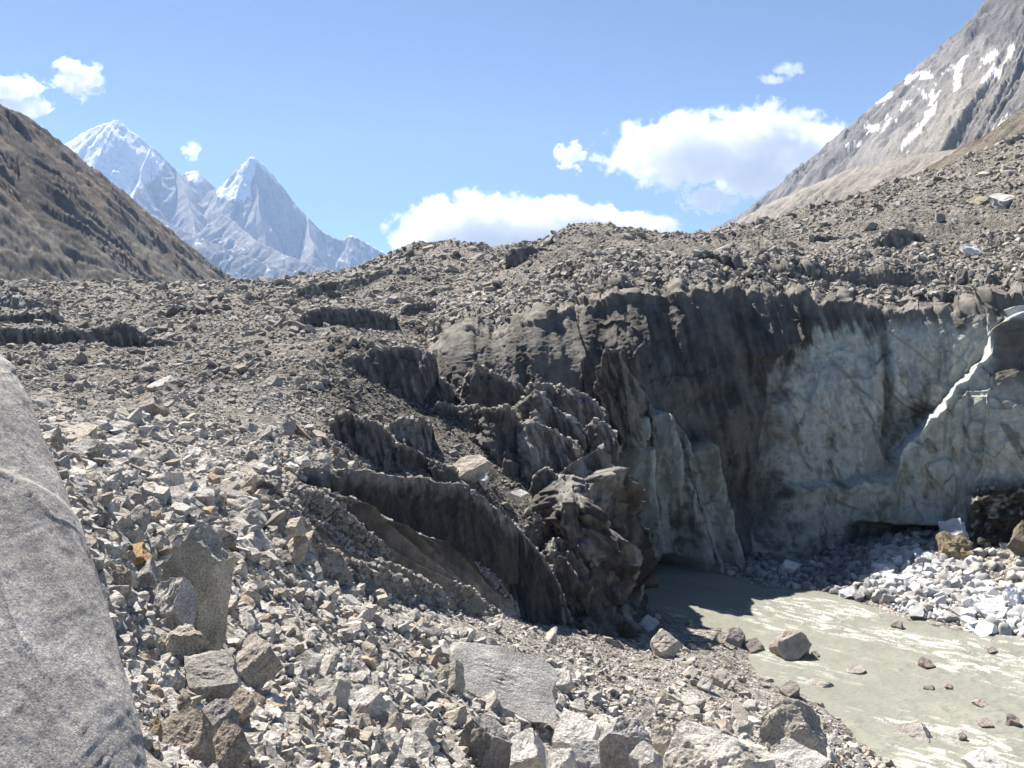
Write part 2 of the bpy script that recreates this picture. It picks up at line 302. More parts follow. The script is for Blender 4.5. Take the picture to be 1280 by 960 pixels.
# ------------------------------------------------------------------ dirty ice ridges and scarps
DARK = np.array([.112, .106, .099]); GREYICE = np.array([.29, .283, .27]); TOPG = np.array([.235, .22, .20])
RIDGE_TOPS = []
def ridge(name, label, cat, crest, D, vb, fs=72, back=7, bslope=24, flute=.10, skew=-.4, pale=.15, jag=.12, top=TOPG, face=DARK, nu=None, seed=None, group=None, rubble=1.0, cap=.0, mat=None, facet=.17, round_=0., auto=False):
    seed = seed or (abs(hash_str(name + label)) % 900)
    cr = np.array(crest, float); n = len(cr)
    if auto:
        q = raymarch(np.interp(np.linspace(0, 1, 9)[1:-1], np.linspace(0, 1, n), cr[:, 0]), np.interp(np.linspace(0, 1, 9)[1:-1], np.linspace(0, 1, n), np.array(vb if np.ndim(vb) else [vb] * n, float)) - 1.5)
        q = np.nanmedian(q)
        if q == q: D = np.array(D if np.ndim(D) else [D] * n, float); D = D - np.median(D) + q
    D = np.array(D if np.ndim(D) else [D] * n, float); vb = np.array(vb if np.ndim(vb) else [vb] * n, float)
    seg = np.r_[0, np.cumsum(np.hypot(np.diff(cr[:, 0]), np.diff(cr[:, 1])))]; s0 = seg / seg[-1]
    nu = nu or int(np.clip(seg[-1] * 1.1 * DET, 60, 420)); s = np.linspace(0, 1, nu)
    u, v, d, b = [np.interp(s, s0, a) for a in (cr[:, 0], cr[:, 1], D, vb)]
    k = max(1, nu // 50); ker = np.ones(2 * k + 1) / (2 * k + 1)
    d = np.convolve(np.pad(d, k, 'edge'), ker, 'valid')
    C = np.stack([(u - U0) / F * d, d, CZ - (v - V0) / F * d], -1)
    drop = np.maximum((b - v) / F * d, .1)
    if auto: drop = drop * np.clip(np.minimum(s, 1 - s) * 5 + (.12 if name == 'ice_scarp' else .55), 0, 1) * np.clip(1 + .5 * fbm(s * 5, s * 0 + 2, oct=2, seed=seed + 20), .4, 1.6)
    arc = np.r_[0, np.cumsum(np.linalg.norm(np.diff(C, axis=0), axis=1))]
    sc = np.median(drop)
    C[:, 2] += jag * sc * .5 * (fbm(arc / (sc * .5 + .2), arc * 0, oct=3, seed=seed + 1))
    C[:, 1] += .22 * sc * fbm(arc / (sc * 1.1 + .3), arc * 0 + 5, oct=2, seed=seed + 2)
    nf = int(np.clip(sc / d.mean() * F * 1.1 * DET, 18, 170)); nb = 36
    tf = np.linspace(1, 0, nf)[:, None]
    dep = tf * (drop[None] + 1.2 + .3 * sc)
    Fr = np.stack([C[None, :, 0] + 0 * dep, C[None, :, 1] - dep / math.tan(math.radians(fs)) * (1 + round_ * (dep / (dep.max() + 1e-6) - .5)), C[None, :, 2] - dep], -1)
    tb = np.linspace(0, 1, nb + 1)[1:, None]
    bl = tb ** 1.2 * back
    taper = np.minimum(1, np.minimum(s, 1 - s) * 8)[None]
    Bk = np.stack([C[None, :, 0] + 0 * bl, C[None, :, 1] + bl, C[None, :, 2] - bl * math.tan(math.radians(bslope)) - tb ** 3 * 1.5], -1)
    G = np.concatenate([Fr, Bk], 0)
    nr = gridnormals(G)
    A = np.broadcast_to(arc[None], G.shape[:2]); T = np.concatenate([dep, np.broadcast_to(-bl, (nb, nu))], 0)
    sw = np.clip(np.abs(T) / (.25 * sc + .05), 0, 1)
    fr = (T > 0) * 1.0
    x = A + skew * T
    dz = flute * sc * (.75 * (ridged(x / (sc * .35 + .1), T / (sc * 2.2 + .2), oct=3, seed=seed + 3) - .5)) + .09 * sc * fbm(A / (sc * .5), T / (sc * .5), oct=6, gain=.66, seed=seed + 4)
    if facet: wa = .3 * fbm(A / sc, T / sc, oct=2, seed=seed + 12); dz = dz + facet * sc * (1.2 * facets(x / (sc * .55) + 3 + wa, T / (sc * .75), seed + 8) + .55 * facets(x / (sc * .22) + wa, T / (sc * .3), seed + 10) + .26 * facets(x / (sc * .085) - wa, T / (sc * .12) + wa, seed + 11))
    dz2 = .12 * sc * fbm(A / (sc * .5), T / (sc * .5), oct=4, gain=.6, seed=seed + 5) + .10 * perlin(A / .5, T / .5, seed=seed + 6)
    G = G + nr * (np.where(fr > 0, dz, dz2) * sw * lerp(.25, 1, taper))[..., None]
    # colours: dark wet silt over ice, paler washed streaks, gravel on the back and along the rim
    st = fbm(x / (sc * .22 + .06), T / (sc * 1.6 + .2), oct=4, gain=.6, seed=seed + 7)
    pal = sstep(.15, .75, st + pale * 1.6 - .25) * pale * 2.2
    tint = mixc(np.broadcast_to(face, G.shape), GREYICE * np.ones(G.shape), np.clip(pal, 0, 1))
    rim = np.clip(1 - T / (.05 * sc + cap * sc + .02) + .8 * fbm(A / (.25 * sc), T / (.25 * sc), oct=3, seed=seed + 9), 0, 1)
    tint = mixc(tint, top * (1 + .25 * fbm(A / .8, T / .8, oct=3, seed=seed))[..., None], np.where(fr > 0, rim, 1))
    o = link(name, mesh_np(name, G.reshape(-1, 3), gridfaces(*G.shape[:2]), mat or M_DIRTY, tint.reshape(-1, 3)), label, cat, None, group)
    if rubble:
        zone = np.where(((fr == 0) | (rim > .75)).ravel())[0]
        RIDGE_TOPS.append((G.reshape(-1, 3)[zone], rubble, d.mean()))
    return o
def hash_str(s):
    h = 7
    for c in s: h = (h * 31 + ord(c)) % 1000003
    return h
GS = 'dirty ice ridges stepping up the glacier front'
IR, SCP = ('ice_ridge', 'ice ridge'), ('ice_scarp', 'ice scarp')
def R(kind, label, crest, D, vb, **k):
    if kind[0] in ('ice_ridge', 'ice_scarp') and np.max(D) > 61.5 and 'rib of' not in label and max(c[0] for c in crest) < 560: k.setdefault('auto', True)
    return ridge(kind[0], label, kind[1], crest, D, vb, group=GS, **k)
R(SCP, 'dark ice face streaked white under the rubble, left end of the broken front', [(402,458),(425,449),(460,440),(462,436),(500,432),(530,436),(545,447)], 79, [462,478,479,472,470,482,480], pale=.35, cap=.1)
R(IR, 'long low grey ice wall with a scooped streaked face, before the dark left one', [(446,480),(452,468),(470,467),(490,475),(505,478),(513,470),(530,473),(548,470),(566,484)], 73, [490,512,515,516,512,507,502,500,498], pale=.4, flute=.2)
R(IR, 'sharp pyramid of dark ice with gravel roof below the tall dark cliff', [(568,494),(580,476),(594,454),(612,463),(638,474),(652,481),(660,498)], [74,73,72.5,73,74,74,75], [496,505,508,508,507,507,505], pale=.2, cap=.3, top=TOPG*.9)
R(IR, 'dark ice block under a gravel cap, left of the rounded serac', [(528,530),(540,514),(547,502),(562,507),(580,509),(597,505),(605,520)], [69,69,68,69,69,68,69], [534,538,540,540,545,550,560], cap=.15)
R(IR, 'rounded dark serac with gravel crown beside the narrow black split', [(598,520),(604,511),(620,510),(633,504),(642,512),(650,530)], [68,67,66.5,66.5,67,68], [540,560,568,572,574,575], cap=.12, round_=.8)
R(IR, 'peaked dark serac with sunlit twin ridges, highest of the middle group', [(640,512),(655,497),(671,488),(684,502),(700,514),(724,528),(735,552)], [71,70,69,69.5,70,70,71], [545,548,545,550,555,560,565], pale=.35, flute=.16, skew=-.45)
R(IR, 'slanting serac with pale scratched face below the peaked serac', [(645,536),(659,524),(674,529),(690,538),(705,545),(720,553),(728,562)], [67,66,66,66.5,67,67,68], [560,574,578,580,578,574,570], pale=.5, flute=.16, skew=-.6)
R(IR, 'small rounded ice dome behind the peaked serac', [(657,490),(664,481),(673,478),(688,480),(697,488)], 74, 505, pale=.3, cap=.3)
R(IR, 'gravel backed ice hump running down to the spire', [(690,492),(698,480),(710,486),(725,489),(740,498),(754,512)], 74, [520,525,525,525,522,520], pale=.4, cap=.25)
R(('ice_spire','ice spire'), 'pale ice spire standing against the tall dark cliff', [(742,496),(748,478),(755,440),(757,431),(762,437),(772,436),(780,452),(790,468),(805,482),(815,505),(822,520)], [78,78,77.5,77.5,77.5,77.5,77.5,77.5,78,78,79], [505,512,520,520,522,522,525,525,525,525,525], fs=82, back=3.5, bslope=55, pale=.42, face=np.array([.095,.088,.078]), flute=.10, rubble=0, mat=M_ICE, jag=.04)
R(IR, 'low dark ice mound like a turtle shell behind the pale tilted boulder', [(448,582),(470,567),(494,552),(515,560),(532,571),(555,579),(572,590)], [57,56.5,56,56.5,57,57,58], [586,594,600,604,604,602,600], cap=.08)
R(SCP, 'short broken ice step at the edge of the left rubble slope', [(412,532),(418,519),(432,514),(450,520),(470,527),(484,536),(492,550)], 62, [550,560,565,570,560,560,560], pale=.3, cap=.35)
R(SCP, 'crumbling gravel coated ice bank above the turtle shell mound', [(478,545),(486,530),(500,523),(515,520),(530,522),(540,532)], 64, 556, pale=.6, cap=.45, flute=.2)
R(('moraine_bank','moraine bank'), 'long black silt bank with gravel rim above the runnel slope', [(362,598),(374,585),(400,584),(422,587),(460,589),(497,596),(530,597),(552,603),(580,606),(605,622),(625,637),(648,660)], [39,39,40,41,43,45,47,48,49.5,51,52,54], [600,612,622,630,642,655,665,670,680,680,680,680], fs=60, flute=.05, pale=.05, cap=.35, facet=.08, back=6, face=np.array([.062,.056,.05]), skew=-.5)
def runnel_slope():
    top = np.array([(306,612,32),(318,598,32.5),(350,603,34),(382,608,36),(420,620,38),(460,641,40.5),(500,662,43),(550,686,46.5),(592,706,50),(650,734,54.5)], float)
    bot = np.array([(300,640,29),(330,672,29),(366,716,30.5),(420,735,32.5),(480,750,35.5),(530,760,38),(575,768,41),(590,772,43),(620,784,46),(650,790,48)], float)
    nu, nt = int(520 * DET), int(240 * DET); s = np.linspace(0, 1, nu); q = lambda a: np.stack([np.interp(s, np.linspace(0, 1, len(a)), a[:, k]) for k in range(3)], -1)
    W = lambda a: np.stack([(a[:, 0] - U0) / F * a[:, 2], a[:, 2], CZ - (a[:, 1] - V0) / F * a[:, 2]], -1)
    a, b = W(q(top)), W(q(bot)); t = np.linspace(0, 1.12, nt)[:, None]
    G = a[None] + (b - a)[None] * t[..., None]; G[..., 2] += -.35 * np.sin(np.pi * np.clip(t, 0, 1)); G[..., 2] -= 1.2 * np.clip(t - 1, 0, 1) / .12
    n = gridnormals(G); n = np.where(n[..., 2:] < 0, -n, n)
    A = np.r_[0, np.cumsum(np.linalg.norm(np.diff(a, axis=0), axis=1))][None] * np.ones_like(t); T = t * np.linalg.norm(b - a, axis=1)[None]
    x = A - 2.3 * T + .35 * fbm(A / 5, T / 5, oct=2, seed=331)
    g = ridged(x / 3.4, T / 30, oct=3, gain=.6, seed=332) - .4; w = np.clip(t * 6, .15, 1) * np.clip((1.12 - t) * 8, 0, 1) * np.minimum(1, np.minimum(s, 1 - s) * 12)[None]
    d = .62 * g + .30 * sstep(.05, .4, perlin(x / 6.5, T / 30, seed=336)) + .26 * fbm(x / 1.3, T / 2.2, oct=5, gain=.62, seed=334) + .22 * (ridged(x / 1.2, T / 10, oct=3, gain=.6, seed=337) - .4)
    G = G + n * (d * w)[..., None]
    st = fbm(x / .9, T / 9, oct=4, gain=.6, seed=335)
    c = mixc(np.array([.05, .045, .04]) * np.ones(G.shape), np.array([.24, .225, .205]) * np.ones(G.shape), np.clip(sstep(-.3, .5, g + .5 * st) * sstep(-.1, .9, t + .3 * st), 0, 1))  # channels painted black and ridges paler: shade and sunlight put into the colour
    c = mixc(c, GRAVEL * np.ones(G.shape), sstep(.85, 1.05, t + .12 * st))
    link('moraine_bank', mesh_np('moraine_bank', G.reshape(-1, 3), gridfaces(nt, nu), M_DIRTY, c.reshape(-1, 3)), 'dark silt slope cut by long diagonal runnels above the pale scree', 'moraine bank', None, GS)
    sel = np.where(((t < .12) | (t > .86) | (perlin(x / 3.4, T / 9, seed=338) > .1)) & (A > 0))
    RIDGE_TOPS.append((G[sel], 3.0, 38.0))
runnel_slope()
R(('ice_block','ice block'), 'big dark triangular ice block at the foot of the front, pale stripe along its base', [(598,690),(603,672),(612,658),(635,655),(650,661),(668,682),(684,705),(700,731),(712,768),(722,790)], [55,54.5,54,54,54,54.5,55,55.5,56.5,58], [695,700,716,735,742,752,765,775,785,792], fs=58, flute=.06, facet=.10, pale=.2, cap=.05, back=5, face=np.array([.06,.055,.05]))
R(IR, 'small dark overhanging ice tooth under the promontory crest', [(664,612),(670,590),(684,585),(694,592),(698,604),(700,618)], 63, [620,640,632,620,620,625], pale=.3, cap=.1)
R(IR, 'jagged middle rib of the dark ice promontory', [(668,662),(682,645),(700,620),(715,615),(735,628),(752,650),(766,668),(772,690)], [61,61,60.5,60.5,60.5,61,61.5,62.5], [690,705,715,725,735,735,735,735], fs=66, pale=.36, facet=.36, flute=.14, face=np.array([.085,.077,.068]), jag=.2)
R(IR, 'lower rib of the dark ice promontory dropping to the scree', [(672,700),(684,680),(700,668),(720,680),(742,690),(758,705),(768,730)], [59.5,59,58.8,59,59.5,60,61], [715,730,745,755,760,760,760], fs=64, pale=.34, facet=.36, flute=.14, jag=.2)
R(('ice_promontory','ice promontory'), 'crumpled dark ice promontory with pale frayed edge beside the cave', [(655,630),(672,606),(690,588),(715,575),(738,566),(752,562),(762,575),(771,600),(774,640),(779,690),(786,722),(797,748)], [64,64,64,64.5,65,65.5,66,66.5,66.5,67,67.5,68.5], [660,690,715,735,745,755,758,760,760,760,760,762], fs=70, pale=.34, facet=.36, flute=.16, back=8, bslope=30, jag=.18, face=np.array([.085,.077,.068]))
R(IR, 'frayed rim of dark ice next to the pale cave fins', [(722,545),(732,530),(745,522),(757,528),(768,540),(775,565)], 70.5, [570,585,600,605,605,605], pale=.35, facet=.2, cap=.2)
GU = 'small ice scarps showing through the rubble of the upper glacier'
def S(label, crest, D, vb, **k):
    k.setdefault('cap', .25); k.setdefault('face', np.array([.135, .126, .115])); k.setdefault('auto', True); k.setdefault('back', D * .06 if not np.ndim(D) else 8); return ridge('ice_scarp', label, 'ice scarp', crest, D, vb, group=GU, **k)
S('dark notched ice scarp above the left end of the broken front', [(495,398),(506,382),(528,378),(552,381),(570,392)], 105, [402,408,405,405,405], pale=.3)
S('small dark hollow in the rubble below the tan skyline block', [(640,374),(649,364),(662,357),(676,363),(690,372)], 112, 380)
S('curved dark scarp with ribbed pale ice near the left skyline saddle', [(372,360),(390,355),(412,352),(449,347),(463,339),(494,336),(520,333)], [205,205,205,203,203,202,200], [362,367,372,372,370,356,345], pale=.5, back=14)
S('long dark ragged scarp crossing the rubble above the left rubble slope', [(370,400),(385,389),(401,384),(425,386),(446,383),(470,390),(495,394)], 112, [408,414,414,412,408,412,405], pale=.3)
S('dark gable of ice at the top edge of the tall cliff', [(745,380),(762,366),(779,351),(790,355),(803,365)], 97, 382, pale=.2)
S('dark ice band under the highest rubble dome', [(632,318),(640,311),(659,308),(690,312),(720,314),(755,321),(765,328)], 137, [322,326,326,328,328,332,333], pale=.35, back=8)
S('deep shaded ice alcove in the rubble above the cliff', [(832,340),(845,328),(858,321),(875,315),(892,312),(915,316),(928,322)], [112,113,114,114,114,113,112], [350,354,354,353,350,345,335], pale=.3, back=8)
S('dark broken ice lip stretching right from the shaded alcove', [(925,318),(950,312),(975,303),(1000,298),(1020,294),(1050,297),(1065,300)], [116,117,118,119,120,120,120], [330,326,318,316,312,312,308], pale=.1, back=7)
S('rounded ice hump with dark right flank on the upper rubble', [(1090,305),(1102,292),(1115,285),(1138,288),(1155,298),(1168,315)], 112, [320,325,328,332,335,335], pale=.45, cap=.3, back=7)
S('thin dark undercut beside the white boulder', [(1180,330),(1200,326),(1225,318),(1250,318),(1262,322)], 106, [334,332,330,330,328], back=6)
S('thin dark crevasse lip near the right edge above the pale ice', [(1150,378),(1180,372),(1210,362),(1240,350),(1270,345)], 93, [384,380,372,360,354], back=5)
S('grey ice bank lit on its face at the far left plain', [(-60,372),(0,370),(22,369),(45,376),(64,386)], 150, [390,395,396,396,394], pale=.6, fs=50, back=8)
S('dark ice bank behind the left plain hollow', [(-60,397),(0,394),(34,391),(69,390),(82,403)], 121, [408,412,412,412,410], back=7)
S('long dark ice bank of the left plain, lowest of the three', [(-70,412),(0,411),(51,409),(103,412),(118,410),(134,408)], 106, [430,440,440,440,438,430], pale=.35, back=7)
S('rounded dark ice hollow in the left plain', [(132,412),(140,404),(152,402),(164,406),(172,414),(182,420),(200,423),(221,427)], 103, [432,440,442,442,442,442,440,434], pale=.3, back=7)
S('far dark ice lens on the left skyline', [(133,362),(145,358),(161,357),(180,358),(193,361)], 330, [365,367,368,367,364], back=12, pale=.05)
S('far dark ice wedge at the foot of the brown hillside', [(268,360),(285,352),(296,351),(304,356)], 345, [362,361,360,359], back=12, pale=.05)

# ------------------------------------------------------------------ ice cliff
def build_cliff():
    cols = np.array([(480,86,14,475,92),(520,81,12,452,88),(545,79,11,440,84),(565,78,10,418,83),(590,77.5,10,411,82.5),(614,77,9,424,81.5),(652,77,8,408,82),(680,77,7,408,82),(715,78,5,392,85),(731,78,4,386,84.5),(770,78,1,383,84),(800,79.5,-1,378,84.5),(860,81,-1,376,85),(940,83,-1,372,86),
        (1020,85,-1,378,87),(1110,85,0,398,87),(1190,83,1,396,85),(1250,80.5,2,390,84),(1300,78.5,2,384,82),(1400,75,1,370,79),(1700,65,0,330,71)], float)
    nu, nf, nb = int(1150 * DET), int(430 * DET), int(130 * DET)
    uu = np.r_[np.linspace(480, 1400, int(nu * .92)), np.linspace(1403, 1700, nu - int(nu * .92))]
    db, zb, vl, dl = [np.interp(uu, cols[:, 0], cols[:, k]) for k in (1, 2, 3, 4)]
    k = 14; ker = np.ones(2 * k + 1) / (2 * k + 1); sm = lambda a: np.convolve(np.pad(a, k, 'edge'), ker, 'valid')
    db, dl = sm(db), sm(dl)
    vl = vl + 7 * fbm(uu / 48, uu * 0, oct=3, seed=60)
    dl = dl + 1.6 + 1.6 * fbm(uu / 95, uu * 0 + 4, oct=3, seed=59); zl = CZ - (vl - V0) / F * dl; zb = sm(zb) - 1.2
    t = np.linspace(0, 1, nf)[:, None]
    Dg = db + (dl - db) * t ** 3.4; Zg = zb + (zl - zb) * t
    Xg = (uu - U0) / F * lerp(db, dl, t)
    b = np.linspace(0, 1, nb + 1)[1:, None]; ext = 24.0
    Db = dl + ext * b; Xb = (uu - U0) / F * dl + (uu - U0) / F * ext * b
    hz = H(Xb, Db, True)
    curve = zl + ext * (.62 * b - .20 * b * b) * .60
    Zb = np.maximum(lerp(curve, hz - .35, sstep(.25, 1, b)), (hz + .25) * (b < .8) + (hz - .3) * (b >= .8) - 99 * (b < .15))
    X, Y, Z = np.concatenate([Xg, Xb]), np.concatenate([Dg, Db]), np.concatenate([Zg, Zb])
    G = np.stack([X, Y, Z], -1); u, v = proj(G); up = np.broadcast_to(uu[None], u.shape)
    isf = np.r_[np.ones(nf), np.zeros(nb)][:, None] * np.ones(len(uu)); T = np.concatenate([t * np.ones(len(uu)), 1 + b * np.ones(len(uu))])
    arc = np.r_[0, np.cumsum(np.hypot(np.diff(Xg[0]), np.diff(Dg[0])))][None] * np.ones_like(u)
    wob = 7 * fbm(arc / 2.2, Z / 2.2, oct=3, seed=70)
    def line(pts, x): p = np.array(pts, float); return np.interp(x, p[:, 0], p[:, 1])
    off = .7 * fbm(arc / 8, Z / 8, oct=2, seed=61) + .30 * fbm(arc / 2.3, Z / 3.2, oct=4, gain=.55, seed=62)
    fl = ridged(arc / 1.9 + .3 * fbm(arc / 5, Z / 5, oct=2, seed=64), Z / 16, Y / 30, oct=3, seed=63) - .5
    lipw = sstep(450, 400, v) * sstep(300, 345, v)
    off += fl * lerp(.28, .30, lipw)
    fold = (1.5 * (ridged((arc + .35 * Z) / 10.5 + .2 * fbm(arc / 6, Z / 6, oct=2, seed=58), Z / 40, oct=2, gain=.45, seed=57) - .35) + .7 * facets((arc + .5 * Z) / 7.5, Z / 11, 56)) * sstep(775, 745, up) + (1.1 * (ridged((arc + .3 * Z) / 9.5, Z / 40, oct=2, gain=.45, seed=55) - .35) + .6 * facets((arc + .5 * Z) / 6, Z / 9, 54)) * sstep(745, 775, up) * sstep(560, 430, v)
    off += fold
    # the bulging rib hung below the lip
    bul = sstep(928, 952, up + wob) * sstep(1015, 985, up + wob) * sstep(330, 362, v) * sstep(line([(930,446),(965,447),(1010,418)], up) + 4, line([(930,446),(965,447),(1010,418)], up) - 4, v + .4 * wob)
    off += bul * (.9 + 1.0 * ridged(arc / 1.5, Z / 20, oct=2, seed=66))
    # pale flake of ice standing in front of the wall, its top edge a climbing ledge
    vt = line([(960,640),(985,604),(1010,600),(1040,601),(1095,592),(1108,566),(1130,545),(1150,524),(1165,505),(1180,488),(1200,470),(1215,452),(1222,438),(1235,424),(1250,404),(1280,398),(1400,385)], up)
    dv = v + .9 * wob + 3.0 * fbm(arc / .7, Z / .7, oct=3, gain=.6, seed=71) - vt
    fk = sstep(-3, 5, dv) * sstep(955, 1000, up)
    off += fk * lerp(.8, 3.2, sstep(1000, 1180, up)) + fk * .9 * np.exp(-np.clip(dv, 0, 999) / 16.0)
    off += -.9 * sstep(0, 1, fk) * sstep(60, 130, dv) * sstep(1150, 1050, up)
    # pale fins left of the cave
    vf = line([(770,530),(775,516),(800,511),(815,514),(830,522),(842,538),(852,560),(862,545),(872,548),(882,575),(898,640),(907,690),(915,730)], up)
    ff = sstep(-4, 8, v + .4 * wob - vf) * sstep(762, 776, up) * sstep(925, 905, up)
    for a, c, wd, am in (((805,512),(868,700),20,2.2), ((868,545),(908,700),14,2.0), ((778,520),(800,690),14,1.6), ((838,530),(880,700),9,1.0)):
        uc = a[0] + (c[0] - a[0]) * np.clip((v - a[1]) / (c[1] - a[1]), -.1, 1.2); e = up + .5 * wob - uc
        off += ff * am * np.where(e > 0, np.exp(-(e / (wd * .45)) ** 2), np.exp(-(e / wd) ** 2))
    off += ff * 1.0
    # steps and fracture plates in the clean ice
    clean = sstep(930, 985, up) * sstep(440, 480, v)
    pl = perlin(arc / 5.0, Z / 3.6 + arc / 9, seed=72); off += clean * .35 * (sstep(-.05, .03, pl) + .6 * sstep(.18, .24, pl))
    wa = .35 * fbm(arc / 4, Z / 4, oct=3, seed=73)
    off += (.55 * facets(arc / 4.6 + wa, Z / 5.5 + wa, 74) + .30 * facets(arc / 1.7 + wa, Z / 2.4 - wa, 75)) * lerp(.55, 1.0, clean) * sstep(330, 400, v) + ff * .5 * facets(arc / 1.2 + wa, Z / 3.5 + .4 * arc, 76)
    gr = np.exp(-((up - 1101 - .5 * wob) / 7) ** 2) * sstep(560, 540, v); off -= gr * .8
    off -= 1.3 * np.exp(-((up - 960) / 26) ** 2 - ((v - 560) / 90) ** 2)
    # caves at the waterline
    off -= 2.6 * sstep(684, 706, v + wob) * sstep(772, 790, up) * sstep(858, 838, up + wob)
    off -= 5.0 * sstep(646, 662, v + .3 * wob) * sstep(1035, 1100, up) * sstep(1215, 1180, up)
    off -= 2.0 * np.exp(-((up - 940) / 34) ** 2 - ((v - 640) / 42) ** 2)
    # torn rubble buttress at the right
    co = sstep(1205, 1228, up + wob) * sstep(585, 612, v + wob)
    off += co * (1.2 + .9 * fbm(arc / .9, Z / .9, oct=3, gain=.6, seed=77))
    off = off * (1 - .80 * sstep(.72, 1.0, T + .12 * fbm(arc / 6, Z * 0, oct=2, seed=52)) * sstep(1205, 1120, up))
    n = gridnormals(G); n = -n if n[5, 5, 1] > 0 else n
    flat = n.copy(); flat[..., 2] *= .35; flat /= np.linalg.norm(flat, axis=-1, keepdims=True)
    fade = np.clip((T - 0) * 40, 0, 1) * sstep(1.98, 1.6, T)
    small = .10 * fbm(arc / .7, Z / .7, Y / .7, oct=3, gain=.6, seed=67)
    small = small + (1 - isf) * (.20 * fbm(arc / 1.6, Y / 3.0, oct=6, gain=.7, seed=84)) + sstep(430, 390, v) * isf * .12 * fbm(arc / 1.1, Z / 2.2, oct=4, gain=.65, seed=85)
    G = G + flat * ((off * isf + (1 - isf) * off[nf - 1:nf] * sstep(1.5, 1.0, T)) * fade)[..., None] + n * (small + (1 - isf) * (0.60 * (ridged((arc + .3 * Y) / 4.6 + .5 * fbm(arc / 6, Y / 6, oct=2, seed=69), Y / 13, oct=4, gain=.55, seed=68) - .5) + .5 * facets(arc / 6.2, Y / 7 + arc / 9, 78) + .10 * facets(arc / 1.3, Y / 1.6, 79) + .22 * (ridged(arc / 1.7, Y / 14, oct=2, seed=83) - .4)))[..., None] * fade[..., None]
    G[..., 2] -= 4.0 * sstep(548, 488, up)
    # colours
    stv = .55 * fbm((arc + .25 * Z) / .8, Z / 14, oct=4, gain=.6, seed=80) + .55 * fbm(arc / 1.5, Z / 2.6, oct=4, gain=.62, seed=82); mot = fbm(arc / 1.8, Z / 1.8, oct=4, gain=.6, seed=81)
    pale = np.array([.52, .53, .485]); aqua = np.array([.41, .47, .44]); brown = np.array([.20, .165, .125]); black = np.array([.112, .108, .102])
    c = mixc(pale * (1 + .16 * mot)[..., None], aqua * np.ones(u.shape + (3,)), np.clip(.35 + mot * .6 + .5 * sstep(560, 690, v), 0, 1))
    vd = line([(480,900),(770,900),(920,900),(945,640),(955,480),(975,452),(1000,436),(1015,420),(1050,404),(1095,408),(1110,402),(1180,406),(1215,402),(1245,392),(1300,385),(1700,360)], up)
    d = sstep(10, -14, v + .5 * wob - vd + 34 * stv - 4)
    d = np.maximum(d, .85 * sstep(1000, 940, up + 40 * mot + wob) * sstep(690, 640, v + 50 * mot) )
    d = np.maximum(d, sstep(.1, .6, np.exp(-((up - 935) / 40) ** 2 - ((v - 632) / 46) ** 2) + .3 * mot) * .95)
    d = np.maximum(d, gr * .85 * sstep(.9, .2, np.abs(stv)))
    d = np.maximum(d, clean * .5 * sstep(.25, .8, stv) * sstep(620, 450, v))
    d = d * (1 - .78 * ff * sstep(-.5, .25, stv + .5 * mot + .25)) 
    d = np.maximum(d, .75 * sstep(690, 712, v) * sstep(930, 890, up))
    c = mixc(c, brown * np.ones_like(c), np.clip(clean * sstep(.2, .9, mot + .5 * stv) * .45, 0, 1))
    c = mixc(c, black * np.clip(1 + .4 * mot + .7 * fbm((arc + .25 * Z) / .9, Z / 11, oct=4, gain=.6, seed=86), .45, 2.2)[..., None], np.clip(d, 0, 1))
    mid = sstep(800, 870, up) * sstep(985, 940, up) * sstep(440, 500, v) * sstep(640, 590, v); c = mixc(c, np.array([.17,.165,.145]) * (1 + .5 * stv)[..., None], mid * .6 * sstep(-.3, .5, stv + mot))
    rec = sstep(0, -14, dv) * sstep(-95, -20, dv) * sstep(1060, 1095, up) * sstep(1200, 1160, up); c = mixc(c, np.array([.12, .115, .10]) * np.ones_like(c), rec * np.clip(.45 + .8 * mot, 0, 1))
    dirt2 = clean * sstep(.2, .75, fbm(arc / 1.1 + .4 * Z, Z / 3.5, oct=4, gain=.65, seed=97)); c = mixc(c, np.array([.15, .135, .11]) * np.ones_like(c), dirt2 * .75)
    # dark seams along fractures
    crk = np.abs(perlin((arc + Z * .6) / 7 + .12 * perlin(arc / 1.1, Z / 1.1, seed=91), (Z - .3 * arc) / 3.2, seed=90)); c = mixc(c, np.array([.11,.10,.085]) * np.ones_like(c), clean * sstep(.022, .006, crk) * sstep(.15, .5, mot) * .5)
    c = mixc(c, np.array([.10,.085,.065]) * np.ones_like(c), fk * np.exp(-((dv - 0) / 2.0) ** 2) * 0)
    edge = fk * sstep(22, 3, dv) * sstep(1090, 1120, up); c = mixc(c, np.array([.66,.70,.72]) * np.ones_like(c), edge * .7)  # flake's top edge whitened: its sunlit rim is put into the colour
    cg = np.array([.055,.048,.042]); pb = np.array([.34,.32,.29]); cc = mixc(cg * np.ones_like(c), pb * np.ones_like(c), sstep(.1, .5, fbm(arc / .55, Z / .45, oct=2, seed=93)))
    c = mixc(c, cc, co * .95)
    br = sstep(1232, 1242, up + .4 * wob) * sstep(410, 418, v + .3 * wob) * sstep(500, 470, v + .8 * wob); c = mixc(c, np.array([.13,.105,.08]) * (1 + .4 * mot)[..., None], br * .85)
    top = TOPG * .98 * (1 + .3 * fbm(arc / .9, Y / .9, oct=3, seed=95))[..., None]
    top = mixc(top, np.array([.12, .114, .105]) * np.ones_like(c), sstep(-.1, .5, fbm((arc + .3 * Y) / 1.3, Y / 12, oct=4, gain=.6, seed=96)) * .8)
    c = mixc(c, top, sstep(.93, 1.04, T + .04 * stv))
    me = mesh_np('ice_cliff', G.reshape(-1, 3), gridfaces(*G.shape[:2]), M_ICE, np.clip(c, .02, .9).reshape(-1, 3))
    link('ice_cliff', me, 'tall shaded glacier ice cliff above the river, black silt over pale green ice', 'ice cliff')
